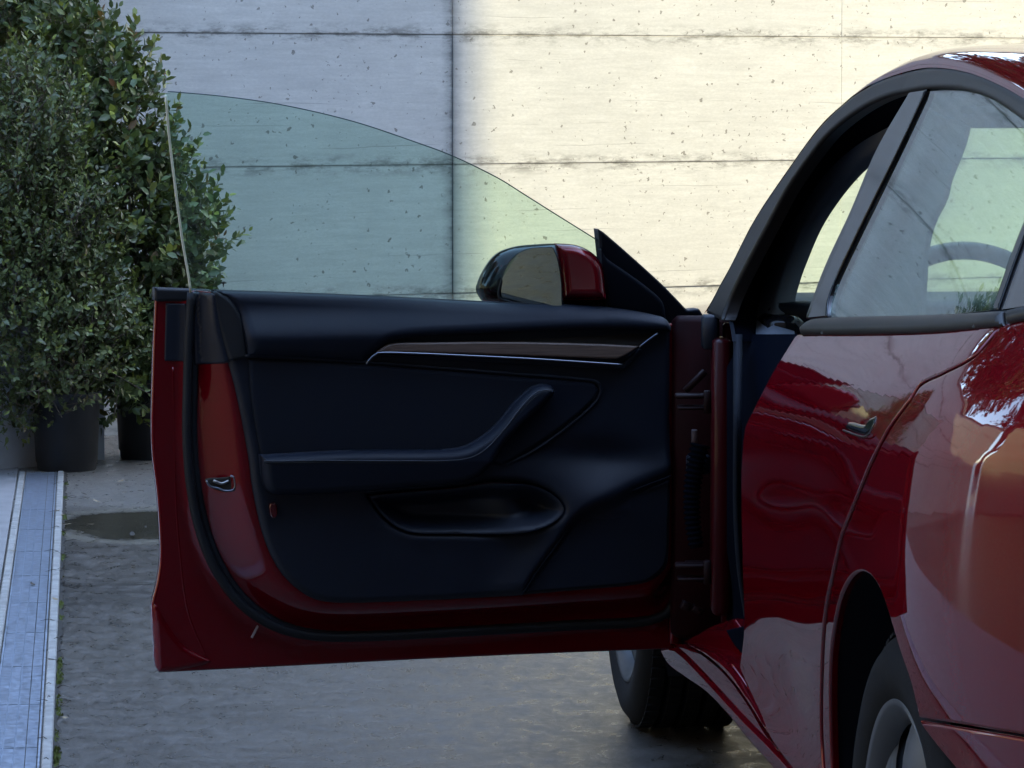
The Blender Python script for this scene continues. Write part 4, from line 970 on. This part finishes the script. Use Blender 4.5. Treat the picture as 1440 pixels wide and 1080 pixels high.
# --- the trim card and what is on it
pocket_px = [(518, 697, 1), (537, 724), (560, 742), (583, 749), (640, 750), (700, 750), (744, 744), (774, 733), (789, 716), (782, 701), (762, 687), (737, 680), (690, 678, 1), (640, 686), (580, 691)]
arm_px = [(368, 641, 1), (430, 637), (500, 634), (600, 633), (648, 630), (676, 617), (700, 597), (724, 568), (744, 549), (761, 541), (778, 543), (782, 551), (770, 566), (745, 590), (722, 612), (702, 638), (692, 656), (668, 675), (634, 684), (580, 688), (512, 694), (408, 699), (384, 696), (374, 684), (370, 664)]
swoosh = [(944, 669), (883, 693), (824, 720), (803, 738), (786, 762), (758, 800), (733, 838)]
def G(P, x, y, sx, sy, ang=0.0):
    c = onDoor(x, y, .09); d = P - c; ca, sa = math.cos(ang), math.sin(ang); a = d[:, 0] * ca + d[:, 1] * sa; b = -d[:, 0] * sa + d[:, 1] * ca
    return np.exp(-(a / sx) ** 2 - (b / sy) ** 2)
SW = pxD(swoosh, .09, closed=False); POC = pxD(pocket_px, .09); ARM = pxD(arm_px, .09)
def card_h(P):
    h = .010 * G(P, 640, 640, .5, .30)
    d = dist_seg(P, SW, False); h = h + .018 * np.exp(-(d / .05) ** 2) * sstep(-.02, .03, P[:, 1] - np.interp(P[:, 0], SW[:, 0][np.argsort(SW[:, 0])], SW[:, 1][np.argsort(SW[:, 0])]))
    h = h + .014 * G(P, 830, 700, .11, .045, .3) - .012 * G(P, 840, 640, .12, .03, .1)
    dp = -sdf(P, POC); lower = sstep(onDoor(600, 700, .09)[1], onDoor(600, 740, .09)[1], P[:, 1]); h = h + .0035 * np.exp(-(np.clip(dp, 0, 1) / .024) ** 2) * lower
    # step down where the speaker area begins
    below = P[:, 1] < np.interp(P[:, 0], SW[::-1][:, 0][np.argsort(SW[::-1][:, 0])], SW[::-1][:, 1][np.argsort(SW[::-1][:, 0])])
    return h
CD = patch('door_card', CARD, dmap(.085), PLAST, FD, spacing=.0065, rnd=.016, depth=.014, hfun=card_h, thick=.02, hint=HN, holes=[POC])
pc = np.array([onDoor(655, 715, .09)])
patch('map_pocket', POC, dmap(.085), PLAST, FD, spacing=.006, rnd=.0, hint=HN, hfun=lambda P: card_h(P) - .045 * sstep(0, .035, np.maximum(sdf(P, POC), 0)) + .03 * G(P, 720, 715, .04, .09, -.55), thick=.0)
spk = [(943, 675, 1), (884, 698), (827, 725), (807, 742), (790, 766), (762, 803), (739, 835, 1), (814, 829), (904, 820), (926, 808), (939, 790), (942, 730)]
SPK = pxD(spk, .10)
patch('speaker_panel', SPK, dmap(.085), SUEDE, FD, spacing=.0065, rnd=.006, depth=.006, hint=HN, thick=.012, hfun=lambda P: .006 + card_h(P) * .55)
door_tube('speaker_seam', spline(swoosh, False, 6), .1015, .0016, SEALR, 6)
# suede insert
ins_px = [(350, 505, 1), (430, 508), (512, 513), (640, 523), (740, 531), (814, 537), (836, 540), (841, 548), (833, 564), (789, 601), (744, 632), (704, 654, 1), (640, 645), (500, 645), (368, 645, 1), (358, 590), (352, 545)]
patch('suede_insert', pxD(ins_px, .095), dmap(.088), SUEDE, FD, spacing=.0065, rnd=.009, depth=.007, hint=HN, thick=.012, hfun=lambda P: card_h(P) + .007)
# the seam groove round it: a raised welt on the card just outside
welt = spline([(344, 500), (430, 504), (512, 509), (640, 519), (740, 527), (814, 533), (839, 537), (845, 548), (837, 566), (792, 605), (747, 636), (712, 653)], False, 6)
door_tube('welt', welt, .0945, .0035, PLAST, 8)
# upper bolster
bol_px = [(303, 409, 1), (500, 416), (700, 426), (855, 433), (934, 446), (943, 456, 1), (944, 467, 1), (880, 463), (782, 464), (640, 471), (575, 475), (545, 482), (528, 496), (513, 510, 1), (440, 506), (349, 502, 1), (346, 480), (338, 445), (322, 422)]
def bol_h(P):
    zt = onDoor(640, 430, .11)[1]; return .004 + .030 * sstep(0, .07, zt + .01 - P[:, 1]) - .020 * sstep(.05, .12, zt - P[:, 1]) + card_h(P) * .4
patch('upper_bolster', pxD(bol_px, .105), dmap(.088), SOFT, FD, spacing=.0065, rnd=.022, depth=.018, hint=HN, thick=.02, hfun=bol_h)
end_px = [(299, 411, 1), (304, 409), (324, 422), (339, 446), (347, 480), (349, 503, 1), (322, 508, 1), (307, 456)]
patch('bolster_end', pxD(end_px, .09), dmap(.086), RUBBER, FD, spacing=.006, rnd=.008, depth=.008, hint=HN, thick=.02, hfun=lambda P: .012 * sstep(onDoor(300, 450, .09)[0], onDoor(345, 450, .09)[0], P[:, 0]))
# recess above the veneer, veneer, bright strip
patch('veneer_recess', pxD([(560, 477, 1), (640, 473), (782, 466), (880, 465), (926, 467, 1), (900, 486, 1), (845, 484), (700, 481), (600, 482)], .10), dmap(.094), SATIN, FD, spacing=.005, hint=HN, thick=.01, hfun=lambda P: -.35 * (P[:, 1] - onDoor(780, 484, .10)[1]))
ven = [(530, 495, 1), (549, 484), (600, 482), (700, 481), (845, 484), (899, 487, 1), (884, 497), (867, 505, 1), (760, 501), (640, 497)]
patch('wood_veneer', pxD(ven, .115), dmap(.104), WOOD, FD, spacing=.005, rnd=.004, depth=.003, hint=HN, thick=.012, hfun=lambda P: .012 - .12 * (P[:, 1] - onDoor(700, 490, .115)[1]))
door_tube('metal_strip', spline([(515, 512), (523, 502), (531, 496.5), (580, 497), (640, 499.5), (760, 505.5), (876, 513)], False, 6), .122, .0022, CHROME, 8)
door_tube('metal_strip', spline([(899, 488), (912, 478), (925, 468.5)], False, 5), .112, .0022, CHROME, 8)
patch('veneer_lip', pxD([(531, 498, 1), (640, 501), (760, 507), (876, 514, 1), (899, 490, 1), (905, 492), (880, 520, 1), (700, 511), (530, 502), (520, 513, 1), (517, 512, 1)], .105), dmap(.100), PLAST, FD, spacing=.005, rnd=.003, hint=HN, thick=.012)
# armrest and pull handle
def arm_h(P):
    zc = np.interp(P[:, 0], [onDoor(690, 650, .12)[0], onDoor(400, 650, .12)[0]], [onDoor(690, 648, .12)[1], onDoor(400, 646, .12)[1]])
    return .055 - .25 * np.clip(zc - P[:, 1], 0, 1)
patch('armrest', pxD(arm_px, .125), dmap(.085), SOFT, FD, spacing=.006, rnd=.018, depth=.030, hint=HN, thick=.045, hfun=arm_h)
door_tube('stitching', spline([(371, 648), (450, 647.5), (560, 648), (640, 647), (668, 641), (688, 627), (712, 600), (735, 570), (752, 553), (766, 548.5), (778, 549)], False, 6), .1395, .0011, STITCH, 6)
door_tube('armrest_fold', spline([(371, 651), (450, 650.5), (560, 651), (642, 650), (671, 644), (691, 630), (715, 603), (738, 573), (755, 556)], False, 6), .1375, .0020, RUBBER, 6)
# red reflector
patch('door_reflector', pxD([(380, 708), (387, 707), (390, 717), (388, 728), (382, 728), (379, 718)], .10), dmap(.103), REFL, FD, spacing=.003, rnd=.002, hint=HN, thick=.02)

# sail panel and frame in front of the glass
LE = .42
patch('sail_frame', pxD([(842, 322, 1), (849, 326, 1), (878, 351), (928, 396), (946, 414), (967, 436, 1), (984, 434, 1), (991, 446, 1), (985, 475, 1), (944, 475, 1), (857, 440, 1), (850, 390), (846, 360)], .03, LE), dmap(.03, LE), PLAST, FD, spacing=.008, rnd=.006, hint=HN, thick=.03, back=True)
patch('sail_trim', pxD([(848, 350, 1), (854, 362), (885, 384), (916, 407), (934, 425), (939, 449, 1), (904, 447), (857, 436, 1), (851, 395)], .05, LE), dmap(.045, LE), SOFT, FD, spacing=.006, rnd=.010, depth=.008, hint=HN, thick=.02)
patch('door_front_edge', pxD([(944, 462, 1), (958, 462, 1), (957, 908, 1), (943, 908, 1)], .03), dmap(.03), PAINT, FD, spacing=.015, rnd=.006, hint=HN, thick=.05)
# window glass, bright edge, etched mark
gpx = [(233, 131, 1), (236, 129), (243, 129), (319, 136), (400, 148), (498, 171), (588, 201), (636, 219), (700, 250), (737, 273), (775, 297), (844, 340, 1), (856, 440, 1), (560, 428, 1), (268, 422, 1), (267, 400), (257, 340), (247, 265), (238, 190)]
gcurve = lambda P: -.05 * (P[:, 1] - .95) ** 2 * 2
GP = pxD(gpx, .012, LE)
WG = patch('window_glass', GP, dmap(.012, LE), GLASS, FD, spacing=.03, hint=HN, thick=.0045, back=True)
ge = spline([(268.5, 412), (266, 392), (257, 340), (247, 265), (238, 190), (233.5, 134)], False, 10)
P = []
for x, y in ge: q = onDoor(x, y, .012, LE); P.append(dpt(np.array([q[0]]), np.array([q[1]]), np.array([.010 + LE * (q[1] - .95)]))[0])
MB().tube(P, .0024, 8).build('glass_edge', principled('ground_glass_edge', (.72, .74, .60), .25), WG)
P = []
for x, y in spline(gpx[1:12], False, 8): q = onDoor(x, y, .012, LE); P.append(dpt(np.array([q[0]]), np.array([q[1]]), np.array([.010 + LE * (q[1] - .95)]))[0])
MB().tube(P, .0011, 6).build('glass_edge', principled('dark_glass_edge', (.02, .05, .05), .3), WG)
def gpt(x, y, w=.0125): q = onDoor(x, y, .012, LE); return dpt(np.array([q[0]]), np.array([q[1]]), np.array([w + .001 + LE * (q[1] - .95)]))[0]
lg = MB()
lg.add([gpt(309, 398), gpt(311, 397), gpt(314, 396.6), gpt(317, 397), gpt(319, 398), gpt(316.5, 398.8), gpt(315, 399), gpt(314.2, 404), gpt(313.6, 404), gpt(312.8, 399), gpt(311.3, 398.8)], [(0, 1, 10), (1, 2, 9, 10), (2, 3, 6, 9), (3, 5, 6), (3, 4, 5), (9, 6, 7, 8)])
lg.add([gpt(309.6, 396.6), gpt(314, 395.2), gpt(318.4, 396.6), gpt(314, 395.9)], [(0, 1, 3), (1, 2, 3)])
lg.build('etched_emblem', PRINT, WG, False)

# side mirror beyond the glass: a head whose glass is turned to the left
def mirror():
    D0 = 6.62
    def blob(name, px, mat, D, dep, r, hf=None):
        # a rounded solid: front and back shells meeting at the outline
        poly = np.array([( (q[0] - 720) / F * D, (q[1] - 540) / F * D) for q in spline(px, True, 4)])
        def mp(a, b, h): return CAM + fw * D + rt * a[:, None] - upv * b[:, None] - fw * h[:, None]
        for s_, hint in ((1, -fw), (-1, fw)):
            patch(name if s_ > 0 else name + '_back', poly, (lambda a, b, h, s_=s_: mp(a, b, s_ * h)), mat, FD, spacing=.006, rnd=r, depth=dep, hfun=lambda P: np.full(len(P), dep) + (hf(P) if hf else 0), hint=hint, custom=True)
    blob('mirror_head', [(669, 404), (680, 378), (697, 357), (722, 347), (757, 343), (785, 342), (812, 345), (834, 356), (846, 372), (850, 395), (853, 433), (800, 433), (740, 430), (700, 429), (680, 425), (671, 413)], GLOSS, D0 + .05, .055, .055)
    blob('mirror_cap', [(779, 342, 1), (785, 342), (812, 345), (834, 356), (846, 372), (850, 395), (852, 421, 1), (791, 422, 1), (789, 395), (786, 370)], PAINT, D0 - .025, .028, .02)
    # frame ring and glass
    gl = [(776, 350, 1), (745, 352), (727, 360), (713, 376), (705, 398), (701, 415), (705, 422), (730, 427), (760, 430), (789, 431, 1), (788, 400), (783, 368)]
    poly = np.array([((q[0] - 720) / F * D0, (q[1] - 540) / F * D0) for q in spline(gl, True, 4)])
    mn = np.array([-.86, -.50, .04]); mn /= np.linalg.norm(mn); 
    rim = [tuple(CAM + fw * (D0 - .040) + rt * a - upv * b) for a, b in poly]; MB().tube(rim + rim[:1], .0028, 6).build('mirror_rim', RUBBER, FD)
    # glass set in facets of one plane: each vertex slid along its ray onto the mirror plane
    c = CAM + fw * (D0 - .040) + rt * poly.mean(0)[0] - upv * poly.mean(0)[1]
    k = .30                       # softened depth so that the pane stays inside its frame
    def mp(a, b, h):
        P = CAM + fw * (D0 - .060) + rt * a[:, None] - upv * b[:, None]; return P + fw * (-(a - poly.mean(0)[0]) * k + (b - poly.mean(0)[1]) * .17)[:, None] - fw * h[:, None]
    o = patch('mirror_glass', poly, mp, MIRROR, FD, spacing=.01, hint=-fw, custom=False)
    return o
mirror()
MB().tube([tuple(at_depth(790, 440, 6.66)), tuple(at_depth(835, 442, 6.66)), tuple(at_depth(868, 446, 6.66))], [.012, .010, .012], 10).build('mirror_arm', GLOSS, FD)
print('objects', len(bpy.data.objects), 'tris', sum(len(m.polygons) for m in bpy.data.meshes))
